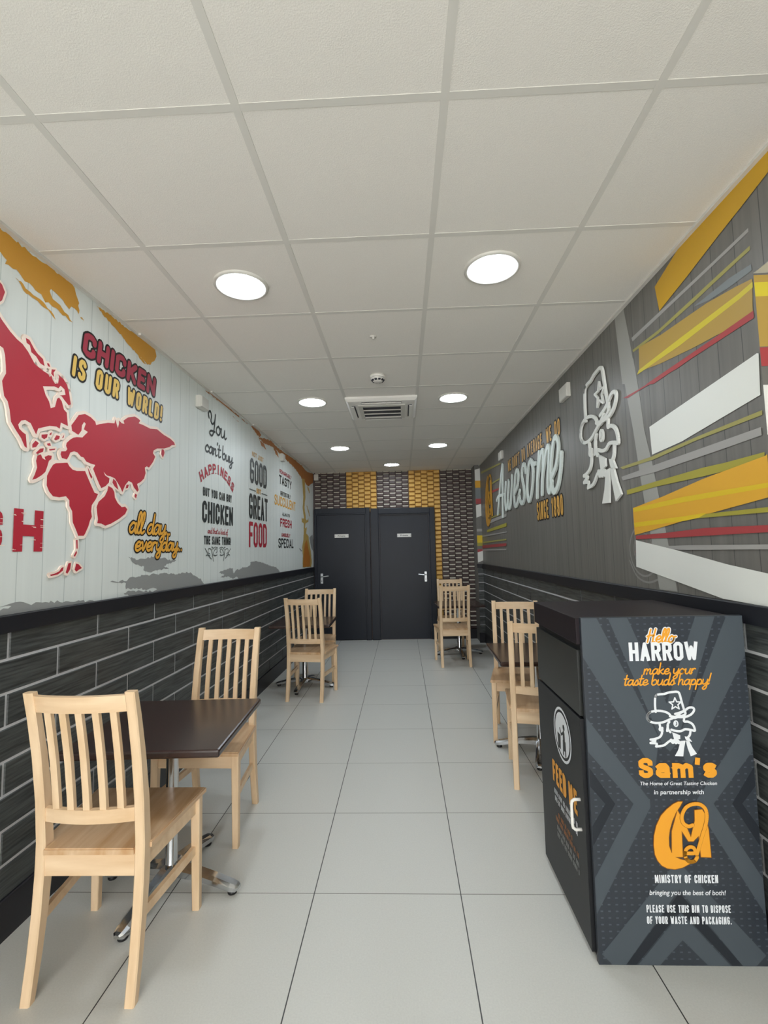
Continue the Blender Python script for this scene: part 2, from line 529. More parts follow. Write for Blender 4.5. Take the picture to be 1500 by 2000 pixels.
def type_mesh(bm, P, text, u0, u1, v0, size, d, bold=0.0, shear=0.0, mi=0):
    """a line set in the built-in type face, fitted to a width"""
    cu = bpy.data.curves.new('type', 'FONT')
    cu.body = text
    cu.size = size
    cu.offset = bold
    cu.shear = shear
    o = bpy.data.objects.new('type', cu)
    COL.objects.link(o)
    dg = bpy.context.evaluated_depsgraph_get()
    dg.update()
    me = bpy.data.meshes.new_from_object(o.evaluated_get(dg))
    xs = [v.co.x for v in me.vertices]
    a, b = min(xs), max(xs)
    k = (u1 - u0) / (b - a)
    vv = [bm.verts.new(P(u0 + (v.co.x - a) * k, v0 + v.co.y, d)) for v in me.vertices]
    for p in me.polygons:
        try:
            bm.faces.new([vv[i] for i in p.vertices]).material_index = mi
        except ValueError:
            pass
    bpy.data.objects.remove(o)
    bpy.data.curves.remove(cu)
    bpy.data.meshes.remove(me)

# ================================================================== DATA traced in wall millimetres
MAP = [[[1579,2398],[1642,2361],[1698,2312],[1737,2285],[1770,2269],[1797,2262],[1825,2243],[1844,2224],[1862,2206],[1884,2200],[1907,2194],[1938,2190],[1946,2180],[1955,2191],[1964,2173],[1978,2162],[1996,2170],[2001,2201],[1994,2211],[2026,2202],[2051,2182],[2064,2154],[2078,2101],[2065,2092],[2040,2106],[2021,2119],[2008,2119],[2043,2134],[2035,2157],[2011,2165],[1999,2149],[1975,2149],[1910,2127],[1927,2094],[1947,2073],[1958,2046],[1983,2060],[1993,2099],[2004,2109],[2021,2097],[2036,2064],[2054,2055],[2064,1996],[2044,1998],[2020,2000],[2015,1971],[1995,1975],[1956,1968],[1919,1952],[1893,1940],[1884,1913],[1872,1928],[1854,1952],[1826,1958],[1806,1950],[1792,1930],[1798,1915],[1815,1905],[1831,1900],[1836,1868],[1839,1846],[1828,1850],[1809,1879],[1782,1905],[1758,1932],[1749,1978],[1739,2007],[1722,2023],[1714,2058],[1710,2078],[1726,2113],[1724,2142],[1718,2183],[1709,2206],[1633,2220],[1555,2263]],[[1604,2454],[1655,2464],[1691,2450],[1705,2428],[1694,2389],[1660,2349],[1603,2370]],[[1812,2294],[1830,2294],[1856,2268],[1874,2255],[1905,2244],[1915,2217],[1891,2220],[1868,2240],[1843,2247],[1834,2273],[1817,2276]],[[1928,2235],[1939,2238],[1947,2225],[1934,2225]],[[1956,2219],[1979,2226],[1967,2208],[1971,2190],[1954,2198]],[[1913,1919],[1946,1929],[1943,1914],[1928,1903],[1913,1907]],[[1984,1916],[1997,1937],[2017,1938],[2014,1925],[1994,1913]],[[1866,1866],[1882,1886],[1900,1880],[1886,1860],[1867,1853]],[[1885,1834],[1908,1858],[1927,1864],[1924,1848],[1895,1833]],[[1944,1887],[1961,1894],[1966,1883],[1951,1880]],[[1957,1866],[1993,1877],[1990,1870],[1961,1861]],[[2030,1931],[2042,1950],[2040,1937]],[[1958,1935],[1969,1943],[1966,1931],[1956,1928]],[[1895,1825],[1913,1835],[1923,1820],[1940,1816],[1934,1828],[1954,1839],[1974,1841],[1972,1826],[1959,1816],[1949,1785],[1941,1765],[1921,1747],[1893,1729],[1873,1721],[1885,1745],[1896,1776],[1889,1803]],[[2029,1872],[2056,1878],[2066,1890],[2057,1903],[2060,1917],[2081,1937],[2102,1951],[2123,1959],[2161,1966],[2199,2002],[2170,2008],[2182,2038],[2170,2044],[2156,2024],[2153,1997],[2133,1972],[2114,1977],[2092,1981],[2086,2005],[2107,2032],[2133,2067],[2175,2084],[2214,2080],[2249,2067],[2257,2051],[2286,2065],[2349,2088],[2403,2100],[2409,2122],[2420,2101],[2432,2081],[2441,2107],[2442,2126],[2464,2117],[2489,2120],[2480,2136],[2519,2164],[2583,2188],[2617,2186],[2639,2180],[2624,2160],[2673,2162],[2746,2160],[2823,2176],[2904,2161],[2990,2155],[3036,2143],[3049,2128],[3009,2119],[2975,2098],[2907,2074],[2827,2057],[2788,2036],[2781,2018],[2807,2002],[2783,1964],[2740,1923],[2717,1927],[2696,1915],[2705,1884],[2691,1850],[2657,1825],[2621,1808],[2638,1775],[2625,1764],[2591,1784],[2571,1809],[2538,1813],[2508,1785],[2485,1746],[2466,1768],[2441,1790],[2417,1809],[2383,1814],[2350,1814],[2322,1830],[2337,1812],[2372,1802],[2368,1780],[2341,1758],[2310,1744],[2293,1762],[2266,1799],[2244,1830],[2259,1852],[2224,1853],[2194,1857],[2174,1873],[2156,1873],[2132,1888],[2109,1889],[2084,1878],[2076,1860],[2064,1842],[2034,1843],[2025,1858]],[[2883,2065],[2907,2066],[2916,2048],[2899,2014],[2879,2032]],[[2404,1806],[2430,1794],[2450,1753],[2419,1765],[2398,1784]],[[2520,1790],[2542,1793],[2533,1773],[2515,1769]],[[2606,1751],[2622,1746],[2613,1725],[2598,1735]],[[1983,1803],[1999,1813],[2069,1828],[2082,1814],[2104,1802],[2131,1801],[2187,1810],[2202,1789],[2233,1747],[2259,1714],[2286,1711],[2271,1685],[2242,1652],[2238,1621],[2245,1595],[2231,1574],[2222,1548],[2200,1511],[2191,1501],[2154,1500],[2139,1525],[2115,1561],[2109,1611],[2090,1634],[2089,1659],[2067,1675],[2026,1666],[1990,1666],[1966,1684],[1951,1709],[1951,1750],[1965,1776]],[[2365,1762],[2397,1755],[2415,1736],[2421,1708],[2446,1682],[2482,1663],[2512,1669],[2532,1656],[2514,1629],[2461,1599],[2393,1570],[2349,1557],[2317,1566],[2286,1566],[2291,1585],[2278,1645],[2292,1673],[2338,1706],[2358,1736]],[[1988,1329],[2013,1332],[2041,1341],[2053,1355],[2066,1359],[2062,1343],[2033,1328],[1993,1323]],[[2081,1334],[2096,1375],[2112,1376],[2108,1347],[2091,1328]],[[2137,1344],[2146,1372],[2162,1368],[2185,1350],[2165,1343],[2148,1335]],[[2128,1407],[2144,1431],[2149,1421],[2136,1404]],[[2205,1830],[2220,1812],[2241,1789],[2232,1780],[2216,1801]],[[2141,1480],[2150,1481],[2152,1440],[2145,1440]]]
GOLD = [[[1610,2662],[1680,2671],[1811,2667],[1963,2671],[2047,2673],[2088,2664],[2098,2640],[2121,2608],[2121,2554],[2093,2566],[2070,2564],[2058,2544],[2044,2550],[2018,2565],[1994,2571],[1967,2576],[1944,2577],[1937,2564],[1957,2538],[2002,2534],[2028,2516],[2053,2514],[2082,2493],[2060,2490],[2036,2501],[2004,2500],[1987,2507],[1954,2503],[1934,2511],[1915,2500],[1891,2524],[1873,2522],[1846,2531],[1828,2536],[1804,2530],[1794,2536],[1776,2548],[1761,2554],[1746,2547],[1723,2550],[1708,2545],[1715,2564],[1700,2569],[1685,2578],[1614,2577]],[[1754,2518],[1784,2519],[1809,2503],[1835,2501],[1848,2497],[1885,2499],[1916,2491],[1951,2479],[1977,2453],[1956,2463],[1933,2476],[1913,2474],[1874,2484],[1845,2483],[1813,2483],[1785,2505]],[[2116,2555],[2160,2539],[2136,2541]],[[2243,2661],[2348,2668],[2468,2668],[2599,2672],[2744,2682],[2798,2677],[2815,2637],[2796,2602],[2755,2564],[2718,2544],[2691,2551],[2645,2561],[2603,2564],[2548,2577],[2483,2595],[2409,2616],[2339,2629]],[[2603,2568],[2659,2555],[2711,2542],[2689,2538],[2631,2547]],[[3518,2660],[3691,2677],[3995,2678],[4297,2660],[4554,2653],[4694,2597],[4911,2539],[4883,2513],[4647,2554],[4408,2587],[4092,2624],[3773,2653]],[[4554,2663],[4775,2690],[4911,2655],[4842,2611],[4710,2632]],[[4808,2603],[5130,2657],[5307,2675],[5539,2648],[6232,2663],[6774,2664],[7152,2632],[7726,2684],[7653,2537],[7254,2416],[6834,2465],[6459,2545],[5965,2580],[5539,2611],[5286,2611],[5168,2596],[5018,2586]],[[5306,2639],[5495,2608],[5591,2538],[5473,2554]],[[4842,2589],[5018,2574],[5092,2534],[4911,2539]]]
FLAME = [[[6834,2480],[7005,2491],[7045,2233],[6970,2072],[7055,1925],[6999,1738],[6910,1735],[6937,1917],[6854,2046],[6906,2217]],[[6910,1735],[7120,1775],[7081,1680],[7225,1654],[7382,1435],[7474,1242],[7417,1170],[6826,1186],[6851,1347],[6802,1465],[6885,1584]],[[6783,1892],[7161,1886],[7250,1923],[7233,1859],[6982,1829],[6801,1833]],[[7180,2406],[7269,2402],[7365,2334],[7310,2311]],[[7097,2114],[7169,2105],[7373,1963],[7312,1959]]]
EMBER = [[[6971,1526],[7114,1589],[7231,1435],[7361,1308],[7318,1183],[6859,1187],[6876,1317]]]
GREYB = [[[2564,1397],[2660,1379],[2751,1387],[2833,1396],[2865,1385],[2946,1387],[2997,1369],[3104,1367],[3077,1357],[3015,1350],[2947,1334],[3013,1315],[2931,1314],[2851,1313],[2821,1308],[2776,1304],[2717,1317],[2724,1338],[2661,1352],[2620,1361]],[[2530,1202],[2561,1210],[2632,1206],[2736,1195],[2840,1189],[2871,1196],[2839,1207],[2765,1203],[2652,1220],[2548,1222],[2549,1255],[2474,1261],[2411,1271],[2427,1276],[2462,1268],[2497,1271],[2553,1265],[2581,1283],[2636,1280],[2718,1289],[2777,1282],[2806,1292],[2868,1286],[2949,1292],[3052,1280],[3125,1270],[3202,1275],[3302,1275],[3367,1251],[3422,1238],[3479,1225],[3521,1184],[3551,1151],[3552,1070],[2797,1122],[2654,1160]],[[1697,1213],[1754,1220],[1791,1227],[1822,1231],[1862,1227],[1890,1216],[1977,1215],[2097,1206],[2292,1185],[2293,1151],[2100,1144],[1759,1134],[1701,1139],[1698,1198],[1755,1208],[1804,1218],[1791,1221]],[[3066,1262],[3149,1278],[3266,1279],[3329,1270],[3377,1252],[3444,1226],[3488,1197],[3532,1183],[3569,1153],[3464,1121],[3070,1143]],[[3808,1255],[3947,1268],[4061,1281],[4113,1275],[4133,1230],[4170,1246],[4219,1263],[4284,1254],[4363,1275],[4474,1271],[4590,1296],[4561,1312],[4651,1321],[4777,1319],[4910,1308],[5124,1278],[5277,1255],[5439,1242],[5575,1195],[5633,1156],[5276,1117],[4419,1111],[4284,1167],[4207,1199],[4109,1186],[4015,1209],[3840,1209],[3926,1231]],[[6599,1464],[6801,1428],[6736,1406]],[[7298,1625],[7533,1680],[7673,1535],[7601,1403],[7445,1467]]]
STR = [('pale',[[-2622,2695],[-2513,2671],[-2472,2492],[-2420,2224],[-2579,2280]]),('pale',[[-2582,2426],[-2442,2368],[-2403,2152],[-2381,1974],[-2326,1789],[-2288,1629],[-2256,1493],[-2190,1191],[-2338,1189],[-2383,1437],[-2430,1645],[-2453,1766],[-2491,1995],[-2535,2195]]),('pale2',[[-2448,2481],[-2057,2482],[-1800,2484],[-1521,2488],[-1521,2474],[-1801,2470],[-2060,2465],[-2438,2458]]),('olive',[[-2444,2414],[-2200,2403],[-1925,2412],[-1801,2417],[-1526,2423],[-1528,2408],[-1803,2400],[-1927,2393],[-2202,2387],[-2440,2400]]),('slate',[[-1929,2375],[-1716,2371],[-1545,2357],[-1548,2331],[-1605,2334],[-1720,2338],[-1830,2350]]),('ochre',[[-2379,2401],[-2184,2372],[-1851,2347],[-1685,2321],[-1608,2305],[-1620,2170],[-1800,2196],[-1942,2209],[-2200,2243],[-2390,2278]]),('lemon',[[-2414,2270],[-2394,2287],[-2046,2290],[-1677,2289],[-1606,2294],[-1608,2274],[-1674,2268],[-2041,2260]]),('red',[[-2332,2192],[-2058,2192],[-1801,2192],[-1614,2195],[-1615,2169],[-1803,2170],[-2060,2173],[-2270,2170]]),('red',[[-2579,2202],[-2424,2192],[-2073,2184],[-1955,2172],[-2065,2169],[-2399,2184],[-2522,2184]]),('mustard',[[-1521,2688],[-1678,2692],[-1883,2698],[-1964,2683],[-2054,2658],[-2198,2616],[-2174,2485],[-1951,2522],[-1757,2560],[-1632,2581],[-1506,2605],[-1427,2618],[-1420,2674]]),('white',[[-2328,1976],[-1651,2040],[-1615,2044],[-1606,2040],[-1615,1899],[-2076,1845],[-2320,1837]]),('olive',[[-2658,1835],[-2321,1829],[-1969,1841],[-1614,1846],[-1614,1830],[-1971,1827],[-2311,1812],[-2630,1819]]),('pale2',[[-2650,1780],[-2326,1784],[-1812,1789],[-1625,1791],[-1624,1763],[-1815,1758],[-2308,1749],[-2638,1757]]),('olive2',[[-2601,1699],[-2290,1704],[-1943,1708],[-1814,1704],[-1618,1704],[-1620,1687],[-1818,1673],[-1948,1673],[-2294,1679],[-2597,1674]]),('orange',[[-2543,1597],[-2256,1625],[-1949,1663],[-1614,1691],[-1576,1696],[-1592,1552],[-1813,1532],[-2090,1504],[-2403,1469],[-2541,1455]]),('lemon2',[[-2540,1595],[-2096,1606],[-1619,1600],[-1586,1600],[-1588,1584],[-1621,1584],[-2099,1582],[-2532,1575]]),('lemon2',[[-2542,1519],[-2087,1522],[-1949,1526],[-1950,1512],[-2090,1502],[-2535,1496]]),('olive2',[[-1949,1521],[-1595,1519],[-1597,1502],[-2001,1507]]),('red',[[-2528,1451],[-2234,1456],[-1956,1465],[-1602,1459],[-1605,1436],[-1960,1434],[-2237,1432],[-2530,1433]]),('pale2',[[-2231,1395],[-2084,1397],[-1609,1395],[-1611,1379],[-2087,1377],[-2233,1379]]),('white',[[-2531,1428],[-2162,1375],[-1838,1322],[-1621,1295],[-1633,1182],[-1665,1187],[-1882,1191],[-2087,1222],[-2335,1259],[-2544,1290]]),('olive',[[-7160,2558],[-5822,2443],[-5718,2416],[-7168,2522]]),('olive',[[-6423,2276],[-5750,2256],[-5753,2242],[-6428,2252]]),('red',[[-6489,2176],[-5881,2146],[-5885,2124],[-6496,2143]]),('olive',[[-6518,1825],[-5871,1825],[-5874,1810],[-6523,1804]]),('pale2',[[-6572,1786],[-5533,1799],[-5540,1764],[-6581,1744]]),('olive2',[[-6835,1662],[-5553,1693],[-5561,1651],[-6842,1627]]),('pale2',[[-7238,1595],[-5557,1591],[-5559,1580],[-7243,1572]]),('red',[[-7271,1449],[-5610,1456],[-5615,1426],[-7281,1402]]),('pale2',[[-7285,1387],[-5622,1390],[-5625,1376],[-7289,1367]]),('olive',[[-7169,1501],[-5599,1509],[-5603,1492],[-7174,1478]])]
def mm(poly):
    return [(p[0] / 1000.0, p[1] / 1000.0) for p in poly]
def ragged(poly, step=0.012, amp=0.005, seed=1):
    """torn dry-brush edge: the outline cut short and jittered"""
    rg = random.Random(seed)
    out = []
    n = len(poly)
    for i in range(n):
        a, b = Vector(poly[i]), Vector(poly[(i + 1) % n])
        k = max(1, int((b - a).length / step))
        t = (b - a).normalized() if (b - a).length > 1e-6 else Vector((1, 0))
        nr = Vector((-t.y, t.x))
        for q in range(k):
            p = a + (b - a) * (q / k)
            if q:
                p = p + nr * rg.uniform(-amp, amp) + t * rg.uniform(-.35, .35) * step
            out.append((p.x, p.y))
    return out

# ================================================================== THE ROOM
bm = BM(); add_quad(bm, [(-2.2, YF, 0), (2.7, YF, 0), (2.7, 7.9, 0), (-2.2, 7.9, 0)])
struct('floor', bm, M_FLOOR)
bm = BM(); add_box(bm, -2.2, XR + 0.2, YF, 7.9, HT, HT + 0.05)
ceil = struct('ceiling', bm, M_CEIL)
bm = BM()
for i in range(-1, 5):
    x = -1.0477 + 0.6 * i
    if xl(5) < x < XR:
        add_box(bm, x - 0.012, x + 0.012, YF, 7.63, HT - 0.0016, HT + 0.002)
for j in range(-8, 12):
    y = 1.2544 + 0.6 * j
    if YF < y < 7.6:
        add_box(bm, -1.55, XR, y - 0.012, y + 0.012, HT - 0.0013, HT + 0.002)
add_box(bm, XR - 0.02, XR, YF, 7.6, HT - 0.012, HT + 0.002)
for a in range(11):
    y0, y1 = YF + a, min(YF + a + 1, 7.63)
    add_box(bm, xl((y0 + y1) / 2) - 0.01, xl((y0 + y1) / 2) + 0.018, y0, y1, HT - 0.012, HT + 0.002)
struct('ceiling_grid', bm, M_TBAR, ceil)

# left wall
RAILB, RAILT = 1.122, 1.188
bm = BM()
add_quad(bm, [PL(YF, 0, 0), PL(7.7, 0, 0), PL(7.7, HT, 0), PL(YF, HT, 0)], 0)
for p in GREYB: fill(bm, PL, ragged(mm(p), 0.016, 0.006), 0.0012, 1)
for p in GOLD[:5]: fill(bm, PL, ragged(mm(p), 0.014, 0.006), 0.0012, 2)
for p in GOLD[5:]: fill(bm, PL, ragged(mm(p), 0.03, 0.008), 0.0012, 3)
for n_, p in enumerate(FLAME): fill(bm, PL, ragged(mm(p), 0.03, 0.010, n_), 0.0012, 5)
for p in EMBER: fill(bm, PL, mm(p), 0.0018, 4)
wl = struct('wall_left', bm, [M_LWALL, ink('greyb'), ink('gold'), ink('brown'), ink('ember'), ink('flame')])

def tile_wall(P, s0, s1, top, name, parent, joint, dirn=1):
    """brick bond of long dark tiles over pale grout, rows counted down from the rail"""
    bm = BM()
    fill(bm, P, [(s0, 0.10), (s1, 0.10), (s1, top), (s0, top)], 0.002, 1)
    zr = 1.018
    rows = [(zr, top)] + [(zr - 0.126 * (k + 1), zr - 0.126 * k) for k in range(8)]
    L = 0.522
    for r, (za, zb) in enumerate(rows):
        off = joint + (0.5 * L if r % 2 else 0)
        k = math.floor((s0 - off) / L)
        while off + k * L < s1:
            a = max(off + k * L, s0) + 0.0052
            b = min(off + (k + 1) * L, s1) - 0.0052
            k += 1
            if b - a < 0.01:
                continue
            z0, z1 = za + 0.0052, zb - 0.0052
            e = 0.003
            o4 = [P(a, z0, 0.003), P(b, z0, 0.003), P(b, z1, 0.003), P(a, z1, 0.003)]
            i4 = [P(a + e, z0 + e, 0.007), P(b - e, z0 + e, 0.007), P(b - e, z1 - e, 0.007), P(a + e, z1 - e, 0.007)]
            V = [bm.verts.new(p) for p in o4 + i4]
            bm.faces.new(V[4:8])
            for q in range(4):
                bm.faces.new((V[q], V[(q + 1) % 4], V[4 + (q + 1) % 4], V[4 + q]))
    return obj(name, fix(bm), [M_TILE, M_GROUT], parent)
tile_wall(PL, YF, 7.62, RAILB + 0.01, 'tiling', wl, 1.794)

def rail(name, P, s0, s1, z0, z1, t, m):
    bm = BM()
    rings = []
    for s in (s0, s1):
        dz = -0.0045 * (s - 1.7) if P is PL else (-0.0035 * (-s - 1.7) if P is PR else 0)
        if z0 < 0.05:
            dz = 0
        rings.append([P(s, z0 + dz, 0.0), P(s, z0 + dz, t), P(s, z1 + dz - 0.004, t), P(s, z1 + dz, t - 0.004), P(s, z1 + dz, 0.0)])
    loft(bm, rings)
    o = struct(name, fix(bm), m)
    return o
rail('trim_1', PL, YF, 7.62, RAILB, RAILT, 0.022, M_RAIL)
rail('baseboard_left', PL, YF, 7.55, 0.0, 0.147, 0.018, M_SKIRT)

# right wall with the alcove opening near the camera
YC, ZL = 1.607, 2.323
bm = BM()
fill(bm, PR, [(-7.7, 0), (-YC + 0.004, 0), (-YC + 0.004, ZL), (-YF, ZL), (-YF, HT), (-7.7, HT)], 0.0, 0)
SKEYS = ['pale', 'pale2', 'olive', 'slate', 'ochre', 'lemon', 'red', 'mustard', 'white', 'olive2', 'orange', 'lemon2']
for n_, (k_, p) in enumerate(STR):
    p = mm(p)
    if k_ == 'mustard':
        p = [q for q in p if q[0] <= 3]
    else:
        p = [(min(q[0], -YC), q[1]) for q in p]
    fill(bm, PR, p, 0.0008 + 0.0002 * n_, 1 + SKEYS.index(k_))
wr = struct('wall_right', bm, [M_RWALL] + [ink('redst' if k_ == 'red' else k_) for k_ in SKEYS])
tile_wall(PR, -7.28, -YC, RAILB + 0.01, 'tiling', wr, -2.30)
rail('trim_2', PR, -7.28, -YC, RAILB - 0.004, RAILT, 0.022, M_RAIL)
rail('baseboard_right', PR, -7.28, -YC, 0.0, 0.147, 0.018, M_SKIRT)

# return wall and alcove
def PRET(u, v, d):
    return (u, YC - d, v)
bm = BM()
fill(bm, PRET, [(XR - 0.0002, 0), (2.6, 0), (2.6, ZL), (XR - 0.0002, ZL)], 0.0, 0)
RET = [('ochre', 2.316, 2.063), ('lemon', 2.29, 2.24), ('redst', 2.06, 1.995), ('wrapwhite', 1.93, 1.76), ('olive', 1.70, 1.672), ('pale2', 1.63, 1.57), ('olive2', 1.47, 1.40), ('orange', 1.44, 1.22)]
RK = []
for i, (k_, za, zb) in enumerate(RET):
    RK.append(k_)
    fill(bm, PRET, [(XR, zb), (2.6, zb), (2.6, za), (XR, za)], 0.001 + 0.0003 * i, 1 + i)
wret = struct('wall_return', bm, [M_RETW] + [ink(k_) for k_ in RK])
tile_wall(PRET, XR + 0.002, 2.6, RAILB + 0.01, 'tiling', wret, XR)
rail('trim_3', PRET, XR + 0.001, 2.6, RAILB, RAILT, 0.022, M_RAIL)
rail('baseboard_return', PRET, XR + 0.001, 2.6, 0.0, 0.147, 0.018, M_SKIRT)
bm = BM(); add_quad(bm, [(2.6, YF, 0), (2.6, YC, 0), (2.6, YC, ZL), (2.6, YF, ZL)])
struct('wall_alcove', bm, M_RWALL)
bm = BM(); add_box(bm, XR + 0.002, 2.62, YF, YC, ZL, ZL + 0.03)
bm_ = BM(); add_quad(bm_, [(XR, YF, 0), (2.6, YF, 0), (2.6, YF, ZL), (XR, YF, ZL)])
struct('wall_daylight_block', bm_, M_RWALL)  # unseen wall, added to keep direct daylight off the return wall
struct('ceiling_alcove', bm, ink('wrapwhite'))

# back wall: five upright strips of moulded brick panels
YB = 7.63
bm = BM()
add_quad(bm, [(-1.6, YB, 0), (1.5, YB, 0), (1.5, YB, HT), (-1.6, YB, HT)], 0)
PX = [-1.398, -0.886, -0.386, 0.126, 0.637, 1.150]
for s in range(5):
    x0, x1 = PX[s], PX[s + 1]
    yellow = s in (1, 3)
    ncol = 5
    cw = (x1 - x0 - 0.006) / ncol
    rh = 0.0705
    for c in range(ncol):
        xa = x0 + 0.003 + c * cw
        z = HT + (rh * 0.5 if c % 2 else 0)
        while z > 0.15:
            zt, zb = min(z, HT), max(z - rh, 0.147)
            z -= rh
            if zt - zb < 0.01:
                continue
            if zt < 2.06 and xa < 0.52:
                continue
            a, b = xa + 0.002, xa + cw - 0.002
            d0, d1 = YB - 0.001, YB - 0.016
            if yellow:
                zs = (zt - 0.001, zt - 0.012, zb + 0.018, zb + 0.002)
            else:
                zs = (zt - 0.001, zt - 0.018, zb + 0.012, zb + 0.002)
            ins = 0.006
            V = [bm.verts.new(p) for p in ((a, d0, zs[0]), (b, d0, zs[0]), (b - ins, d1, zs[1]), (a + ins, d1, zs[1]), (b - ins, d1, zs[2]), (a + ins, d1, zs[2]), (b, d0, zs[3]), (a, d0, zs[3]))]
            F = [bm.faces.new((V[0], V[1], V[2], V[3])), bm.faces.new((V[3], V[2], V[4], V[5])), bm.faces.new((V[5], V[4], V[6], V[7])), bm.faces.new((V[0], V[3], V[5], V[7])), bm.faces.new((V[1], V[6], V[4], V[2]))]
            if yellow:
                for f in F: f.material_index = 2
                F[2].material_index = 3
            else:
                F[0].material_index = 1
# low skirting strip and the panel border
add_box(bm, 0.54, 1.14, YB - 0.02, YB, 0.0, 0.147, 0, 4)
struct('wall_back', fix(bm), [M_BRB, M_BRW, M_BRY, M_BRYD, M_SKIRT])

# pilaster in the far right corner, papered, railed and tiled like the wall
YP, XP = 7.28, 1.142
def PP(u, v, d):
    return (u, YP - d, v)
bm = BM()
add_box(bm, XP, XR + 0.05, YP, YB, 0, HT)
PIL = [('wrapwhite', 2.61, 2.42), ('orange', 2.44, 2.33), ('slate', 2.33, 2.16), ('redst', 2.16, 2.08), ('wrapwhite', 2.06, 1.90), ('pale2', 1.70, 1.66), ('lemon2', 1.60, 1.49), ('olive2', 1.49, 1.44), ('redst', 1.39, 1.35), ('wrapwhite', 1.345, 1.22)]
pk = []
for i, (k_, za, zb) in enumerate(PIL):
    if k_ not in pk: pk.append(k_)
    fill(bm, PP, [(XP + 0.003, zb - (0.03 if k_ == 'wrapwhite' else 0)), (XR - 0.002, zb), (XR - 0.001, za + (0.02 if k_ == 'wrapwhite' else 0)), (XP + 0.003, za)], 0.001 + 0.0002 * i, 1 + pk.index(k_))
wp = struct('wall_pilaster', bm, [M_RWALL] + [ink(k_) for k_ in pk])
bm = BM()
fill(bm, PP, [(XP, 0.1), (XR, 0.1), (XR, 1.12), (XP, 1.12)], 0.002, 1)
for k in range(8):
    za, zb = (1.018 - 0.126 * k, 1.018 - 0.126 * (k - 1)) if k else (1.018, 1.12)
    add_box(bm, XP, XR - 0.004, YP - 0.007, YP, za + 0.005, min(zb, 1.12) - 0.005)
add_box(bm, XP - 0.012, XR, YP - 0.02, YP + 0.01, 1.11, 1.172, 0.002, 2)
add_box(bm, XP - 0.012, XR, YP - 0.02, YP + 0.01, 0.0, 0.147, 0.002, 2)
obj('tiling', fix(bm), [M_TILE, M_GROUT, M_RAIL], wp)

# two navy doors side by side
def door(name, fx0, fx1, ft, lx0, lx1, lt, deep, handle_x, hdir, sign_x, sign_z):
    root = bpy.data.objects.new(name, None)
    COL.objects.link(root)
    root.location = ((fx0 + fx1) / 2, YB, 0)
    root['kind'] = 'structure'
    inv = -Vector(root.location)
    def put(nm, bm, m, par=root, smooth=False):
        bmesh.ops.translate(bm, verts=bm.verts, vec=inv)
        return obj(nm, bm, m, par, smooth)
    yo = YB - 0.045
    bm = BM()
    add_box(bm, fx0, lx0 - 0.018, yo, YB, 0, ft, 0.004)
    add_box(bm, lx1 + 0.018, fx1, yo, YB, 0, ft, 0.004)
    add_box(bm, lx0 - 0.018, lx1 + 0.018, yo, YB, lt + 0.018, ft, 0.004)
    add_box(bm, lx0 - 0.018, lx0, YB - deep - 0.012, YB, 0, lt + 0.018)
    add_box(bm, lx1, lx1 + 0.018, YB - deep - 0.012, YB, 0, lt + 0.018)
    add_box(bm, lx0, lx1, YB - deep - 0.012, YB, lt, lt + 0.018)
    put('door_frame', fix(bm), M_DOOR)
    bm = BM()
    yl = YB - deep
    add_box(bm, lx0 + 0.003, lx1 - 0.003, yl, yl + 0.02, 0.008, lt - 0.003, 0.002)
    leaf = put('door_leaf', bm, M_DOOR)
    bm = BM()
    add_box(bm, handle_x - 0.02, handle_x + 0.02, yl - 0.008, yl, 0.895, 1.055, 0.004)
    lathe_pts = [(handle_x, yl, 1.005), (handle_x, yl - 0.045, 1.005), (handle_x + hdir * 0.03, yl - 0.052, 1.006), (handle_x + hdir * 0.115, yl - 0.05, 1.016)]
    tube(bm, lathe_pts, 0.009)
    add_box(bm, handle_x - 0.005, handle_x + 0.005, yl - 0.0095, yl - 0.007, 0.925, 0.945, 0, 1)
    add_box(bm, handle_x - 0.011, handle_x + 0.011, yl - 0.0095, yl - 0.007, 0.994, 1.016, 0, 1)
    h = put('door_handle', fix(bm), [M_STEEL, M_SLOT], leaf)
    bm = BM()
    w2, h2 = 0.112, 0.028
    add_box(bm, sign_x - w2, sign_x + w2, yl - 0.005, yl, sign_z - h2, sign_z + h2, 0.001)
    type_mesh(bm, lambda u, v, d: (u, yl - 0.0056, v), 'Private', sign_x - 0.06, sign_x + 0.06, sign_z - 0.012, 0.034, 0, 0.0008, 0, 1)
    for sx in (-0.1, 0.1):
        add_box(bm, sign_x + sx - 0.004, sign_x + sx + 0.004, yl - 0.006, yl - 0.004, sign_z - 0.004, sign_z + 0.004, 0, 1)
    put('door_sign', bm, [M_WHITE, ink('greyink')], leaf)
    return root
door('door_1', -1.405, -0.507, 2.094, -1.366, -0.588, 1.990, 0.028, -1.29, 1, -0.965, 1.648)
door('door_2', -0.494, 0.530, 2.078, -0.352, 0.430, 1.968, 0.004, 0.366, -1, 0.04, 1.638)

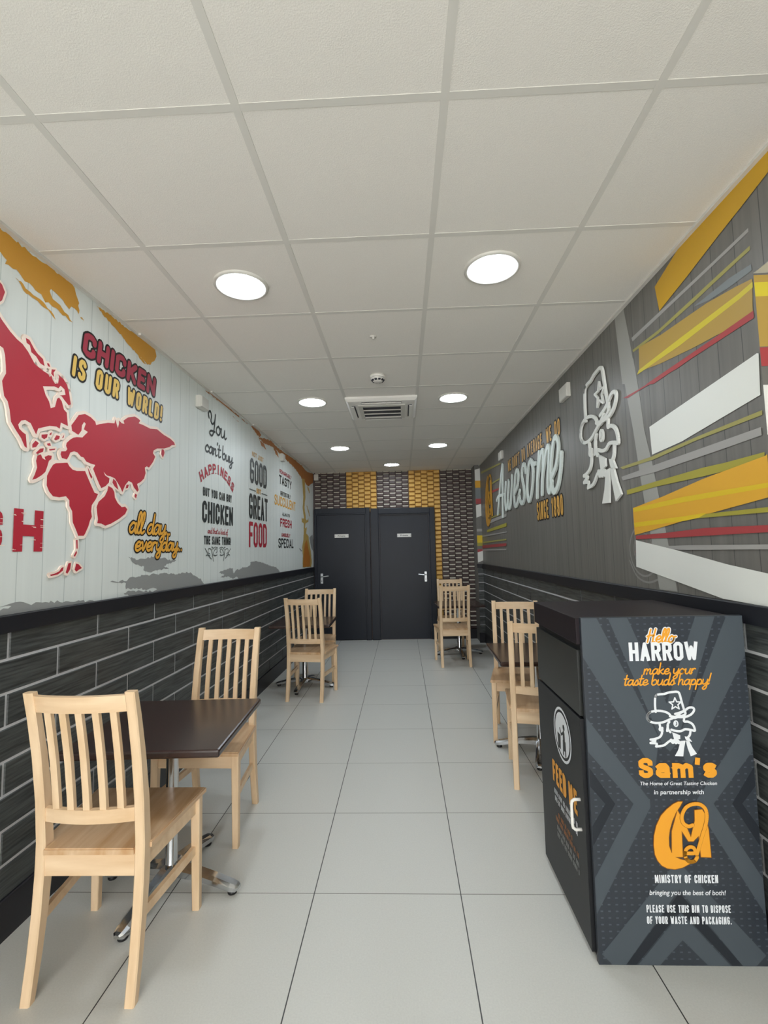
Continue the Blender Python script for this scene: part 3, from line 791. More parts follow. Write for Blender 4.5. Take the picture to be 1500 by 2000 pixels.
# ================================================================== CEILING FITTINGS
LP = [(-0.740, 2.156), (0.444, 2.100), (-0.738, 3.957), (0.464, 3.957), (-0.741, 5.802), (0.471, 5.790), (-0.124, 7.031)]
LL = ['round recessed ceiling light nearest the camera on the left', 'round recessed ceiling light nearest the camera on the right',
      'round recessed ceiling light left of the air conditioner', 'round recessed ceiling light right of the air conditioner',
      'round recessed ceiling light left of centre, beyond the air conditioner', 'round recessed ceiling light right of centre, beyond the air conditioner',
      'round recessed ceiling light just in front of the two navy doors']
def downlight():
    t = thing('ceiling_light', LL[0], 'ceiling light', (LP[0][0], LP[0][1], HT), 0, 'recessed ceiling lights')
    bm = BM()
    lathe(bm, [(0.128, 0.002), (0.128, -0.006), (0.121, -0.012), (0.106, -0.008), (0.106, 0.0)], seg=40, cap=False)
    obj('trim_ring', fix(bm), M_OFFW, t, True)
    bm = BM()
    lathe(bm, [(0.107, -0.004), (0.09, -0.010), (0.05, -0.014), (0.004, -0.016)], seg=40)
    obj('diffuser', fix(bm), M_LIGHT, t, True)
    return t
def dup(root, loc, rotz=None, label=None):
    r = root.copy()
    COL.objects.link(r)
    r.location = loc
    if rotz is not None:
        r.rotation_euler = (0, 0, rotz)
    if label:
        r['label'] = label
    for ch in list(root.children):
        c = ch.copy()
        COL.objects.link(c)
        c.parent = r
        for g in ch.children:
            e = g.copy()
            COL.objects.link(e)
            e.parent = c
    return r
dl = downlight()
for (x, y), lb in list(zip(LP, LL))[1:]:
    dup(dl, (x, y, HT), None, lb)

# air-conditioning cassette
AX0, AX1, AY0, AY1 = -0.448, 0.156, 3.86, 4.46
t = thing('air_conditioner', 'white square ceiling air conditioner with a dark slatted grille', 'air conditioner', ((AX0 + AX1) / 2, (AY0 + AY1) / 2, HT))
hw, hd = (AX1 - AX0) / 2, (AY1 - AY0) / 2
def ring(w, d, z):
    return [(-w, -d, z), (w, -d, z), (w, d, z), (-w, d, z)]
bm = BM()
loft(bm, [ring(hw, hd, 0.0), ring(hw, hd, -0.018), ring(hw - 0.02, hd - 0.02, -0.036), ring(0.2, 0.2, -0.044), ring(0.2, 0.2, -0.02)], cap=False)
bm.faces.new([bm.verts.new(p) for p in ring(0.2, 0.2, -0.02)])
obj('fascia', fix(bm), M_WHITE, t)
bm = BM()
add_box(bm, -0.165, 0.165, -0.165, 0.165, -0.040, -0.036)
obj('intake', bm, M_SLOT, t)
bm = BM()
loft(bm, [ring(0.2, 0.2, -0.043), ring(0.2, 0.2, -0.05), ring(0.165, 0.165, -0.052), ring(0.165, 0.165, -0.038)], cap=False)
for k in (-1, 1):
    add_box(bm, -0.165, 0.165, k * 0.055 - 0.005, k * 0.055 + 0.005, -0.051, -0.043)
obj('grille', fix(bm), M_OFFW, t)
for (ax, s) in (('x', -1), ('x', 1), ('y', -1), ('y', 1)):
    bm = BM()
    c = s * 0.243
    if ax == 'x':
        add_box(bm, c - 0.016, c + 0.016, -0.17, 0.17, -0.0445, -0.036, 0, 0)
        add_box(bm, c - 0.012 + s * 0.006, c + 0.012 + s * 0.006, -0.168, 0.168, -0.049, -0.043, 0.002, 1)
    else:
        add_box(bm, -0.17, 0.17, c - 0.016, c + 0.016, -0.0445, -0.036, 0, 0)
        add_box(bm, -0.168, 0.168, c - 0.012 + s * 0.006, c + 0.012 + s * 0.006, -0.049, -0.043, 0.002, 1)
    obj('louvre', bm, [M_SLOT, M_WHITE], t)

# smoke detector
t = thing('smoke_detector', 'round white smoke detector on the ceiling in front of the air conditioner', 'smoke detector', (-0.148, 3.40, HT))
bm = BM(); lathe(bm, [(0.056, 0.0), (0.056, -0.016), (0.050, -0.020)], seg=32)
obj('base', fix(bm), M_WHITE, t, True)
bm = BM(); lathe(bm, [(0.049, -0.020), (0.048, -0.030), (0.030, -0.046), (0.002, -0.047)], seg=32)
head = obj('head', fix(bm), M_WHITE, t, True)
bm = BM()
for k in range(10):
    a = 2 * math.pi * k / 10
    c, s = math.cos(a), math.sin(a)
    p = [(0.046 * c - 0.009 * s, 0.046 * s + 0.009 * c, -0.032), (0.046 * c + 0.009 * s, 0.046 * s - 0.009 * c, -0.032), (0.036 * c + 0.008 * s, 0.036 * s - 0.008 * c, -0.042), (0.036 * c - 0.008 * s, 0.036 * s + 0.008 * c, -0.042)]
    q = [(x + 0.004 * c, y + 0.004 * s, z - 0.002) for x, y, z in p]
    loft(bm, [p, q])
obj('vent', fix(bm), M_SLOT, head)
# small ceiling sensor
bm = BM()
lathe(bm, [(0.02, 0.0), (0.02, -0.004), (0.008, -0.006), (0.008, -0.016), (0.002, -0.018)], seg=20)
tag(obj('ceiling_sensor', fix(bm), M_OFFW, None, True, (0, 0, 0)), 'tiny round white sensor on the ceiling tile in front of the smoke detector', 'sensor').location = (-0.142, 2.753, HT)

# little boxes high on the walls
def wall_box(name, label, P, u, v, w, h, t):
    bm = BM()
    rings = []
    for d, k in ((0.0, 0), (t * 0.8, 0), (t, 0.12)):
        rings.append([P(u - w / 2 + w * k * .5, v - h / 2 + h * k * .5, d), P(u + w / 2 - w * k * .5, v - h / 2 + h * k * .5, d), P(u + w / 2 - w * k * .5, v + h / 2 - h * k * .5, d), P(u - w / 2 + w * k * .5, v + h / 2 - h * k * .5, d)])
    loft(bm, rings)
    root = tag(obj(name, fix(bm), M_OFFW), label, 'sensor')
    return root
wall_box('motion_sensor', 'small white sensor box high on the pale left wall above the You lettering', PL, 3.43, 2.53, 0.13, 0.088, 0.045)
wall_box('motion_sensor', 'tiny pale sensor box high on the left wall above the word TASTY', PL, 5.70, 2.56, 0.10, 0.09, 0.04)
wall_box('junction_box', 'white square box on the grey right wall beside the bird emblem', PR, -3.43, 2.52, 0.165, 0.10, 0.03)
wall_box('junction_box', 'small white box on the grey right wall above the far end of the Awesome lettering', PR, -5.68, 2.505, 0.16, 0.10, 0.03)
bm = BM(); add_box(bm, -1.400, -1.330, YB - 0.06, YB - 0.012, 2.555, 2.655, 0.006)
tag(obj('alarm_sensor', bm, M_OFFW), 'small white alarm sensor at the top left corner of the brick panels', 'sensor')

# ================================================================== LEFT WALL PRINTS
bm = BM()
for p in MAP:
    p = mm(p)
    fill(bm, PL, p, 0.0086, 0, 0.0075)
    big = len(p) > 8
    stroke(bm, PL, p, 0.030 if big else 0.018, 0.008, 1, closed=True, thick=0.007)
tag(obj('world_map', bm, [ink('red'), ink('cream')]), 'big red world map with cream edges on the pale left wall', 'wall graphic')

def block(name, label, cat, loc):
    return thing(name, label, cat, loc)
def put(root, nm, bm, m):
    bmesh.ops.translate(bm, verts=bm.verts, vec=-Vector(root.location))
    return obj(nm, bm, m, root)
def line(root, P, k, text, u0, u1, v0, h, sw, d=0.0024, out_k=None, **kw):
    for q in range(len(text.split(' '))):
        bm = BM()
        lettering(bm, P, text, u0, u1, v0, h, sw, d, 0, word=q, **kw)
        put(root, 'word', bm, [ink(k)] + ([ink(out_k)] if out_k else []))

t = block('wall_lettering', 'red and gold brush lettering CHICKEN IS OUR WORLD above the red map', 'wall lettering', PL(2.48, 2.35, 0))
line(t, PL, 'graffred', 'CHICKEN', 2.15, 2.80, 2.372, 0.122, 0.030, out_k='darkout', out=0.010, cap='round', shear=0.12, gap=0.012)
line(t, PL, 'graffgold', 'IS OUR WORLD!', 2.085, 2.885, 2.24, 0.104, 0.022, out_k='darkout', out=0.010, cap='round', shear=0.12, gap=0.016, space=0.06)
t = block('wall_lettering', 'orange script lettering all day... everyday... right of the red map', 'wall lettering', PL(2.86, 1.50, 0))
line(t, PL, 'orangey', 'all day...', 2.56, 3.02, 1.531, 0.118, 0.0155, out_k='darkout', style='pen', out=0.009, shear=0.18)
line(t, PL, 'orangey', 'everyday...', 2.62, 3.18, 1.431, 0.104, 0.0155, out_k='darkout', style='pen', out=0.009, shear=0.18)
# the word FRESH in torn red capitals at the near end of the wall
bm = BM()
x = 1.790
for k, ch in enumerate('HSERF'):
    w = 0.150
    u1_ = 1.947 - k * 0.2
    lettering(bm, PL, ch, u1_ - w, u1_, 1.428, 0.17, 0.046, 0.0024, 0)
rnd = random.Random(3)
for k in range(46):
    u = 1.947 - 0.2 * rnd.randint(0, 2) - rnd.choice((0.0, 0.048, 0.104, 0.148)) + rnd.uniform(-.006, .006)
    v = 1.428 + rnd.uniform(0.004, 0.166)
    l = rnd.uniform(0.008, 0.03)
    stroke(bm, PL, [(u - l / 2, v), (u + l / 2, v + rnd.uniform(-.001, .001))], rnd.uniform(0.0012, 0.003), 0.0028, 1, 'butt')
tag(obj('wall_lettering', bm, [ink('red'), ink('cream')]), 'large torn red capitals ending in SH below the map at the left edge', 'wall lettering')

t = block('wall_lettering', "lettering block You can't buy HAPPINESS but you can buy CHICKEN on the left wall", 'wall lettering', PL(3.80, 1.9, 0))
line(t, PL, 'ink', 'You', 3.585, 3.925, 2.372, 0.155, 0.0165, style='pen', shear=0.0)
line(t, PL, 'ink', "can't buy", 3.530, 4.085, 2.192, 0.112, 0.0155, style='pen', shear=0.05)
bm = BM()
word = 'HAPPINESS'
for i, ch in enumerate(word):
    f = (i + 0.5) / len(word)
    uc = 3.455 + f * 0.655
    vc = 1.932 + 0.115 * (1 - (2 * f - 1) ** 2)
    sl = -4 * 0.115 * (2 * f - 1) / 0.655
    cs = 1 / math.sqrt(1 + sl * sl)
    wd = 0.062 if ch != 'I' else 0.017
    for s in layout(ch, -wd / 2, wd / 2, 0, 0.080, 0.017):
        stroke(bm, PL, [(uc + (px - sl * py) * cs, vc + (py + sl * px) * cs) for px, py in s], 0.017, 0.0024, 1, 'square')
    for s in ([(-wd / 2 - .004, 0.004), (-wd / 2 + .018, 0.004)], [(wd / 2 - .018, 0.004), (wd / 2 + .004, 0.004)]):
        stroke(bm, PL, [(uc + (px - sl * py) * cs, vc + (py + sl * px) * cs) for px, py in s], 0.008, 0.0026, 1, 'butt')
for _f in bm.faces: _f.material_index = 0
put(t, 'word', bm, [ink('inkred')])
line(t, PL, 'ink', 'BUT YOU CAN BUY', 3.50, 4.077, 1.844, 0.066, 0.0125, gap=0.009, space=0.028)
line(t, PL, 'ink', 'CHICKEN', 3.49, 4.109, 1.642, 0.165, 0.030, gap=0.016)
line(t, PL, 'inkred', 'and that is kind of', 3.587, 3.988, 1.563, 0.046, 0.0055, style='pen', shear=0.15)
line(t, PL, 'ink', 'THE SAME THING!', 3.526, 4.063, 1.476, 0.066, 0.0125, gap=0.009, space=0.028)
# scroll ornament in two mirrored halves
for sgn in (-1, 1):
    bm = BM()
    c0 = 3.80
    def S(pts_, w):
        stroke(bm, PL, [(c0 + sgn * p.x, 1.345 + p.y) for p in smooth_line([Vector(q) for q in pts_], 5)], w, 0.0024, 0)
    S([(.10, .0), (.12, .05), (.14, .09), (.19, .10), (.20, .07), (.17, .06)], 0.007)
    S([(.12, .04), (.09, .08), (.05, .10), (.03, .08), (.05, .065)], 0.007)
    S([(.14, .02), (.19, .045), (.235, .085), (.255, .10)], 0.008)
    S([(.17, .045), (.22, .05), (.24, .045)], 0.008)
    S([(.10, .05), (.06, .045), (.03, .05)], 0.008)
    S([(.12, .09), (.11, .108), (.14, .112)], 0.006)
    S([(.02, .105), (.07, .112), (.10, .10)], 0.006)
    put(t, 'scroll_ornament', bm, [ink('greyink')])
t = block('wall_lettering', 'tall lettering block NOT JUST GOOD BUT GREAT FOOD on the left wall', 'wall lettering', PL(4.83, 1.9, 0))
line(t, PL, 'inkgold', 'NOT JUST', 4.616, 4.985, 2.368, 0.05, 0.010, gap=0.010, space=0.03)
line(t, PL, 'ink', 'GOOD', 4.557, 5.100, 2.095, 0.250, 0.040, gap=0.024)
line(t, PL, 'inkgold', 'BUT', 4.755, 4.898, 2.009, 0.055, 0.014, gap=0.010)
for ua, ub in ((4.536, 4.730), (4.921, 5.119)):
    bm = BM()
    stroke(bm, PL, [(ua, 2.028), (ub, 2.028)], 0.010, 0.0024, 0, 'butt')
    put(t, 'rule', bm, [ink('greyink')])
line(t, PL, 'ink', 'GREAT', 4.529, 5.133, 1.742, 0.246, 0.037, gap=0.020)
line(t, PL, 'inkred', 'FOOD', 4.529, 5.100, 1.461, 0.250, 0.040, gap=0.024)

t = block('wall_lettering', 'lettering block TASTY SUCCULENT FRESH SPECIAL at the far end of the left wall', 'wall lettering', PL(5.91, 1.9, 0))
line(t, PL, 'inkred', 'REMARKABLY', 5.625, 6.193, 2.360, 0.052, 0.0095, gap=0.010)
line(t, PL, 'ink', 'TASTY', 5.601, 6.200, 2.230, 0.110, 0.022, gap=0.018)
line(t, PL, 'ink', 'IRRESISTIBLY', 5.658, 6.149, 2.096, 0.054, 0.009, gap=0.010)
line(t, PL, 'orangey', 'SUCCULENT', 5.404, 6.409, 1.960, 0.120, 0.020, gap=0.022)
line(t, PL, 'greyink', 'ALWAYS', 5.738, 6.091, 1.853, 0.042, 0.011, gap=0.010)
line(t, PL, 'inkred', 'FRESH', 5.644, 6.195, 1.714, 0.104, 0.021, gap=0.018)
line(t, PL, 'inkred', 'UNIQUELY', 5.697, 6.112, 1.595, 0.045, 0.011, gap=0.010)
line(t, PL, 'ink', 'SPECIAL', 5.561, 6.283, 1.458, 0.117, 0.021, gap=0.018)

# ================================================================== EMBLEMS
# white line-drawn bird in a hat; unit box measured from the flat printed copy on the bin
def EV(s):
    v = [float(a) for a in s.split()]
    return [((v[i] - 845) / 420.0, (1115 - v[i + 1]) / 420.0) for i in range(0, len(v), 2)]
E_LINES = [
    "750 828 748 790 752 738 762 720 782 715 812 713 840 704 868 701 893 700 908 712 920 770 932 822",
    "848 862 830 838 795 824 752 821 715 830 696 850 694 872 712 890 748 899 790 895 828 880 870 862 900 846",
    "838 856 880 862 930 862 966 850 988 830 994 812 984 802 962 803 940 816 908 832 872 842",
    "905 835 938 822", "868 868 932 848 936 828",
    "928 868 926 890 950 892 974 905 986 925 989 950 972 946", "972 946 930 940 900 952 868 950 842 942",
    "962 950 955 978 938 996", "832 892 820 912 822 940 834 958", "822 912 814 950",
    "768 902 772 925 768 942 785 950", "785 930 780 965 765 988 735 1000 706 1004", "706 1004 736 1012 704 1026", "704 1026 742 1030 738 1048", "738 1048 785 1042 820 1018 836 1012",
]
E_ZIG = "836 1010 846 1022 856 1012 866 1024 876 1014 884 1024"
E_FILL = ["845 958 895 978 894 1002 856 1010", "922 985 946 988 968 1020 932 1012 926 1000", "894 1014 926 1012 914 1060 905 1112 852 1110 876 1070", "928 1014 950 1016 968 1058 992 1096 952 1112 936 1060"]
def emblem(bm, P, c, sx, sy, w, d, mi=0, thick=0.0, dark=None):
    def m(s):
        return [(c[0] + x * sx, c[1] + y * sy) for x, y in EV(s)]
    for s in E_LINES:
        stroke(bm, P, smooth_line([Vector(p) for p in m(s)], 4), w, d, mi, thick=thick)
    stroke(bm, P, m(E_ZIG), w * 1.5, d, mi, thick=thick)
    for s in E_FILL:
        fill(bm, P, m(s), d, mi, thick)
    star = []
    for k in range(10):
        a = math.pi / 2 + k * math.pi / 5
        r = 40 if k % 2 == 0 else 17
        star.append(((877 + r * math.cos(a) - 845) / 420.0, (1115 - (778 - r * math.sin(a))) / 420.0))
    stroke(bm, P, [(c[0] + x * sx, c[1] + y * sy) for x, y in star], w * 0.55, d, mi, closed=True, thick=thick)
    eye = [((873 + 12 * math.cos(k * math.pi / 8) - 845) / 420.0, (1115 - (904 - 17 * math.sin(k * math.pi / 8))) / 420.0) for k in range(16)]
    stroke(bm, P, [(c[0] + x * sx, c[1] + y * sy) for x, y in eye], w * 0.6, d, mi, closed=True, thick=thick)
    fill(bm, P, m("866 898 872 890 876 904 872 914 866 908"), d, mi, thick)

bm = BM()
emblem(bm, PR, (-2.905, 1.645), 0.76, 0.83, 0.022, 0.016, 0, 0.012)
tag(obj('bird_emblem', bm, ink('white')), 'white line-drawn bird head in a star hat mounted on the grey right wall', 'emblem')

# curled gold monogram, unit box
def LV(s):
    v = [float(a) for a in s.split()]
    return [((v[i] - 885) / 440.0, (685 - v[i + 1]) / 440.0) for i in range(0, len(v), 2)]
L_C = "908 250 880 250 845 266 800 300 760 340 725 405 706 470 700 530 704 590 720 630 745 660 780 678 830 683 880 672 935 645 905 628 870 620 835 605 812 575 800 535 802 480 812 430 832 375 860 320 890 280"
L_M1 = "815 605 825 440 872 306 892 345 886 605"
L_M2 = "880 330 900 345 948 480 982 372 985 305 1035 300 1052 330 1068 430 1072 607 1006 605 1000 470 962 505 930 505 880 420"
L_CURL = "965 400 935 408 902 385 898 340 925 290 970 266 1020 266 1055 295 1062 345 1048 405 1022 470 1000 530 978 588"
L_E = "915 580 965 578 962 548 935 540 908 560 902 600 925 632 960 630 980 605"
def monogram(bm, P, c, sx, sy, d, mi=0, out=None):
    def m(s):
        return [(c[0] + x * sx, c[1] + y * sy) for x, y in LV(s)]
    w = sx * 0.052
    if out is not None:
        for s in (L_C, L_M1, L_M2):
            stroke(bm, P, m(s), sx * 0.022, d - 0.0003, out, closed=True)
    for s in (L_C, L_M1, L_M2):
        fill(bm, P, m(s), d, mi)
    for s in (L_CURL, L_E):
        pts_ = smooth_line([Vector(p) for p in m(s)], 5)
        if out is not None:
            stroke(bm, P, pts_, w * 1.18, d + 0.0006, out)
        stroke(bm, P, pts_, w, d + 0.0012, mi)
bm = BM()
monogram(bm, PR, (-6.63, 1.70), 0.66, 0.72, 0.006, 0, 1)
tag(obj('monogram_sign', bm, [ink('gold'), ink('darkout')]), 'gold curled monogram at the far end of the grey right wall', 'emblem')

t = block('wall_lettering', "gold outlined capitals WE DON'T DO AVERAGE above the white script on the right wall", 'wall lettering', PR(-4.48, 2.3, 0))
line(t, PR, 'inkgold', "WE DON'T DO AVERAGE, WE DO", -5.37, -3.60, 2.257, 0.126, 0.020, 0.0034, 'darkout', gap=0.022, space=0.06, out=0.012, cap='round')
t = block('wall_lettering', 'gold outlined capitals SINCE 1990 below the white script on the right wall', 'wall lettering', PR(-3.96, 1.7, 0))
line(t, PR, 'inkgold', 'SINCE 1990', -4.31, -3.62, 1.642, 0.158, 0.024, 0.0034, 'darkout', gap=0.022, space=0.06, out=0.012, cap='round')
# the white script word, mounted proud of the wall
bm = BM()
AW = {'A': (-5.98, 0.50, 1.0), 'w': (-5.56, 0.46, .8), 'e': (-5.17, 0.34, .88), 's': (-4.90, 0.30, .92), 'o': (-4.66, 0.34, .92), 'm': (-4.38, 0.46, .98), 'e2': (-3.98, 0.36, 1.12)}
def aw(pts_, w=0.044):
    ln = smooth_line([Vector(p) for p in pts_], 6)
    stroke(bm, PR, ln, w, 0.018, 0, thick=0.015)
    stroke(bm, PR, ln, w + 0.016, 0.002, 1)
aw([(-6.00, 1.83), (-5.88, 2.02), (-5.72, 2.26), (-5.62, 2.38)])
aw([(-5.62, 2.38), (-5.66, 2.10), (-5.72, 1.78)], 0.050)
aw([(-6.03, 2.00), (-5.90, 2.04), (-5.62, 2.03)], 0.036)
aw([(-5.48, 2.15), (-5.55, 1.98), (-5.54, 1.865), (-5.47, 1.86), (-5.38, 2.00), (-5.33, 2.15)])
aw([(-5.33, 2.15), (-5.40, 1.98), (-5.39, 1.865), (-5.31, 1.86), (-5.22, 2.02), (-5.16, 2.18)])
aw([(-5.07, 1.98), (-4.95, 2.04), (-4.885, 2.14), (-4.92, 2.20), (-5.00, 2.17), (-5.09, 2.02), (-5.11, 1.89), (-5.05, 1.84), (-4.95, 1.88), (-4.86, 1.98)])
aw([(-4.60, 2.13), (-4.62, 2.20), (-4.69, 2.205), (-4.75, 2.12), (-4.70, 2.01), (-4.68, 1.91), (-4.75, 1.845), (-4.85, 1.87), (-4.88, 1.92)])
aw([(-4.40, 2.205), (-4.49, 2.16), (-4.57, 2.00), (-4.56, 1.87), (-4.48, 1.85), (-4.38, 1.97), (-4.34, 2.12), (-4.40, 2.205), (-4.33, 2.16), (-4.26, 2.15)])
aw([(-4.13, 2.22), (-4.20, 2.04), (-4.25, 1.85)], 0.048)
aw([(-4.22, 1.98), (-4.12, 2.14), (-4.045, 2.215), (-4.01, 2.18), (-4.07, 1.98), (-4.10, 1.86)], 0.046)
aw([(-4.06, 2.0), (-3.96, 2.15), (-3.885, 2.22), (-3.85, 2.18), (-3.91, 2.00), (-3.93, 1.89), (-3.885, 1.85), (-3.82, 1.92)], 0.046)
aw([(-3.82, 1.96), (-3.70, 2.03), (-3.625, 2.16), (-3.66, 2.245), (-3.74, 2.22), (-3.82, 2.06), (-3.835, 1.91), (-3.78, 1.835), (-3.68, 1.87), (-3.60, 1.99), (-3.565, 2.10)], 0.046)
tag(obj('script_sign', bm, [ink('mint'), ink('darkout')]), 'large white script word Awesome on the grey right wall', 'wall lettering')

# faint crest and scuffs printed on the grey boards
bm = BM()
for rr, w in ((1.0, 0.010), (0.68, 0.006)):
    stroke(bm, PR, [(-2.47 + 0.14 * rr * math.cos(k * math.pi / 16), 1.375 + 0.13 * rr * math.sin(k * math.pi / 16)) for k in range(32)], w, 0.0006, 0, closed=True)
stroke(bm, PR, smooth_line([Vector(p) for p in [(-2.62, 1.32), (-2.55, 1.24), (-2.44, 1.215), (-2.33, 1.24)]], 5), 0.010, 0.0006, 0)
for k in range(9):
    a = k * 0.7
    stroke(bm, PR, [(-2.47 + 0.05 * math.cos(a), 1.375 + 0.05 * math.sin(a)), (-2.47 + 0.09 * math.cos(a + .5), 1.375 + 0.07 * math.sin(a + .5))], 0.008, 0.0006, 1)
obj('crest', bm, [mat('print_faint', (138, 137, 133), rough=0.5), mat('print_faint_red', (132, 112, 110), rough=0.5)], wr)

# ================================================================== CHAIRS
def make_chair():
    t = thing('dining_chair', '', 'chair', (0, 0, 0), 0, 'birch dining chairs')
    bvl = 0.003
    # rear legs run up into the back posts
    prof = [(0.0, -0.232), (0.12, -0.212), (0.25, -0.196), (0.36, -0.188), (0.46, -0.186), (0.60, -0.197), (0.75, -0.219), (0.88, -0.246), (0.968, -0.268)]
    dep = [0.030, 0.036, 0.042, 0.046, 0.046, 0.042, 0.037, 0.033, 0.029]
    for s in (-1, 1):
        bm = BM()
        rings = []
        for (z, y), dd in zip(prof, dep):
            xo, xi = 0.183, 0.183 - 0.033
            a, b = y, y + dd
            c = 0.004
            rr = [(xi + c, a), (xo - c, a), (xo, a + c), (xo, b - c), (xo - c, b), (xi + c, b), (xi, b - c), (xi, a + c)]
            rings.append([(s * px, py, z) for px, py in rr])
        loft(bm, rings)
        obj('leg', fix(bm), M_BIRCH, t)
    for s in (-1, 1):
        bm = BM()
        rings = []
        for z, w in ((0.0, 0.029), (0.43, 0.036)):
            xo = 0.218
            c = 0.003
            y1 = 0.200
            rr = [(xo - w + c, y1 - w), (xo - c, y1 - w), (xo, y1 - w + c), (xo, y1 - c), (xo - c, y1), (xo - w + c, y1), (xo - w, y1 - c), (xo - w, y1 - w + c)]
            rings.append([(s * px, py, z) for px, py in rr])
        loft(bm, rings)
        obj('leg', fix(bm), M_BIRCH, t)
    # seat, notched round the posts, slightly dished look from its bevel
    bm = BM()
    out = [(-0.226, 0.216), (0.226, 0.216), (0.190, -0.150), (0.151, -0.150), (0.151, -0.192), (-0.151, -0.192), (-0.151, -0.150), (-0.190, -0.150)]
    lo = [bm.verts.new((x, y, 0.430)) for x, y in out]
    hi = [bm.verts.new((x, y, 0.449)) for x, y in out]
    bm.faces.new(list(reversed(hi))); bm.faces.new(lo)
    for i in range(len(out)):
        bm.faces.new((lo[i], lo[(i + 1) % len(out)], hi[(i + 1) % len(out)], hi[i]))
    fix(bm)
    bmesh.ops.bevel(bm, geom=[e for e in bm.edges if all(v.co.z > 0.44 for v in e.verts)], offset=0.004, segments=2, affect='EDGES')
    obj('seat', bm, M_SEAT, t)
    def ybk(z):
        for (za, ya), (zb, yb) in zip(prof, prof[1:]):
            if za <= z <= zb:
                return ya + (yb - ya) * (z - za) / (zb - za)
        return prof[-1][1]
    def curved_rail(nm, z0, z1, th, bow):
        bm = BM()
        rings = []
        for k in range(9):
            x = -0.152 + 0.304 * k / 8
            b = -bow * (1 - (x / 0.152) ** 2)
            rings.append([(x, ybk(z0) + 0.006 + b, z0), (x, ybk(z0) + 0.006 + th + b, z0), (x, ybk(z1) + 0.006 + th + b, z1), (x, ybk(z1) + 0.006 + b, z1)])
        loft(bm, rings)
        obj(nm, fix(bm), M_BIRCHH, t)
    curved_rail('top_rail', 0.902, 0.957, 0.019, 0.020)
    curved_rail('lower_rail', 0.532, 0.577, 0.019, 0.020)
    for k in range(5):
        x = -0.108 + 0.054 * k
        b = -0.020 * (1 - (x / 0.152) ** 2)
        bm = BM()
        rings = []
        for j in range(7):
            z = 0.574 + (0.905 - 0.574) * j / 6
            y = ybk(z) + 0.008 + b
            rings.append([(x - 0.011, y, z), (x + 0.011, y, z), (x + 0.011, y + 0.015, z), (x - 0.011, y + 0.015, z)])
        loft(bm, rings)
        obj('slat', fix(bm), M_BIRCH, t)
    bm = BM(); add_box(bm, -0.152, 0.152, -0.182, -0.163, 0.358, 0.430, 0.002)
    obj('apron', bm, M_BIRCHH, t)
    bm = BM(); add_box(bm, -0.184, 0.184, 0.172, 0.190, 0.364, 0.430, 0.002)
    obj('apron', bm, M_BIRCHH, t)
    for s in (-1, 1):
        for nm, z0, z1, th in (('apron', 0.368, 0.430, 0.018), ('stretcher', 0.212, 0.244, 0.016)):
            bm = BM()
            yr, yf = -0.155, 0.168
            xr, xf = 0.172, 0.204
            rings = [[(s * (xr - th), yr, z0), (s * xr, yr, z0), (s * xr, yr, z1), (s * (xr - th), yr, z1)], [(s * (xf - th), yf, z0), (s * xf, yf, z0), (s * xf, yf, z1), (s * (xf - th), yf, z1)]]
            loft(bm, rings)
            obj(nm, fix(bm), M_BIRCHH, t)
    return t

chair = make_chair()
PI = math.pi
CH = [
    (-1.052, 1.792, 0.01, 'pale birch slat-back chair nearest the camera, back turned, at the left front table'),
    (-1.030, 2.557, PI - 0.015, 'pale birch slat-back chair on the far side of the left front table, facing the camera'),
    (-0.927, 4.773, -0.11, 'pale birch slat-back chair with its back turned at the left rear table'),
    (-0.975, 5.400, PI, 'pale birch slat-back chair on the far side of the left rear table'),
    (0.849, 3.094, -0.233, 'pale birch slat-back chair half hidden behind the black bin'),
    (0.872, 3.737, PI - 0.15, 'pale birch slat-back chair facing the camera at the table behind the black bin'),
    (0.610, 6.020, 0.03, 'pale birch slat-back chair with its back turned at the right table by the brick wall'),
    (0.680, 6.800, PI, 'farthest birch slat-back chair on the right, closest to the brick wall'),
]
for i, (x, y, a, lb) in enumerate(CH):
    if i == 0:
        chair.location = (x, y, 0)
        chair.rotation_euler = (0, 0, a)
        chair['label'] = lb
    else:
        dup(chair, (x, y, 0), a, lb)

# ================================================================== TABLES
def make_table():
    t = thing('cafe_table', '', 'table', (0, 0, 0), 0, 'dark cafe tables')
    bm = BM()
    n = 3
    hx, hy, z0, z1 = 0.305, 0.314, 0.645, 0.675
    add_box(bm, -hx, hx, -hy, hy, z0, z1, 0.008)
    obj('tabletop', bm, M_DARKW, t)
    bm = BM()
    lathe(bm, [(0.030, 0.055), (0.030, 0.09), (0.0255, 0.10), (0.0255, 0.625), (0.030, 0.63)], seg=28)
    add_box(bm, -0.11, 0.11, -0.11, 0.11, 0.630, 0.645, 0.003)
    obj('column', fix(bm), M_CHROME, t, True)
    for k in range(4):
        a = math.pi / 2 * k
        c, s = math.cos(a), math.sin(a)
        bm = BM()
        rings = []
        for r, z, w, h in ((0.0, 0.096, 0.031, 0.050), (0.05, 0.094, 0.029, 0.042), (0.13, 0.082, 0.027, 0.034), (0.21, 0.065, 0.027, 0.030), (0.28, 0.047, 0.027, 0.027), (0.305, 0.040, 0.022, 0.022), (0.315, 0.034, 0.012, 0.012)):
            pr = [(-w, -h), (w, -h), (w, -h * 0.35), (w * 0.55, 0), (-w * 0.55, 0), (-w, -h * 0.35)]
            rings.append([(r * c - q * s, r * s + q * c, z + e) for q, e in pr])
        loft(bm, rings)
        arm = obj('base_arm', fix(bm), M_CHROME, t, False)
        bm = BM()
        lathe(bm, [(0.017, 0.0), (0.019, 0.003), (0.019, 0.014), (0.008, 0.017), (0.008, 0.03)], 0.283 * c, 0.283 * s, seg=16)
        obj('foot', fix(bm), M_BLACK, arm, True)
    return t
table = make_table()
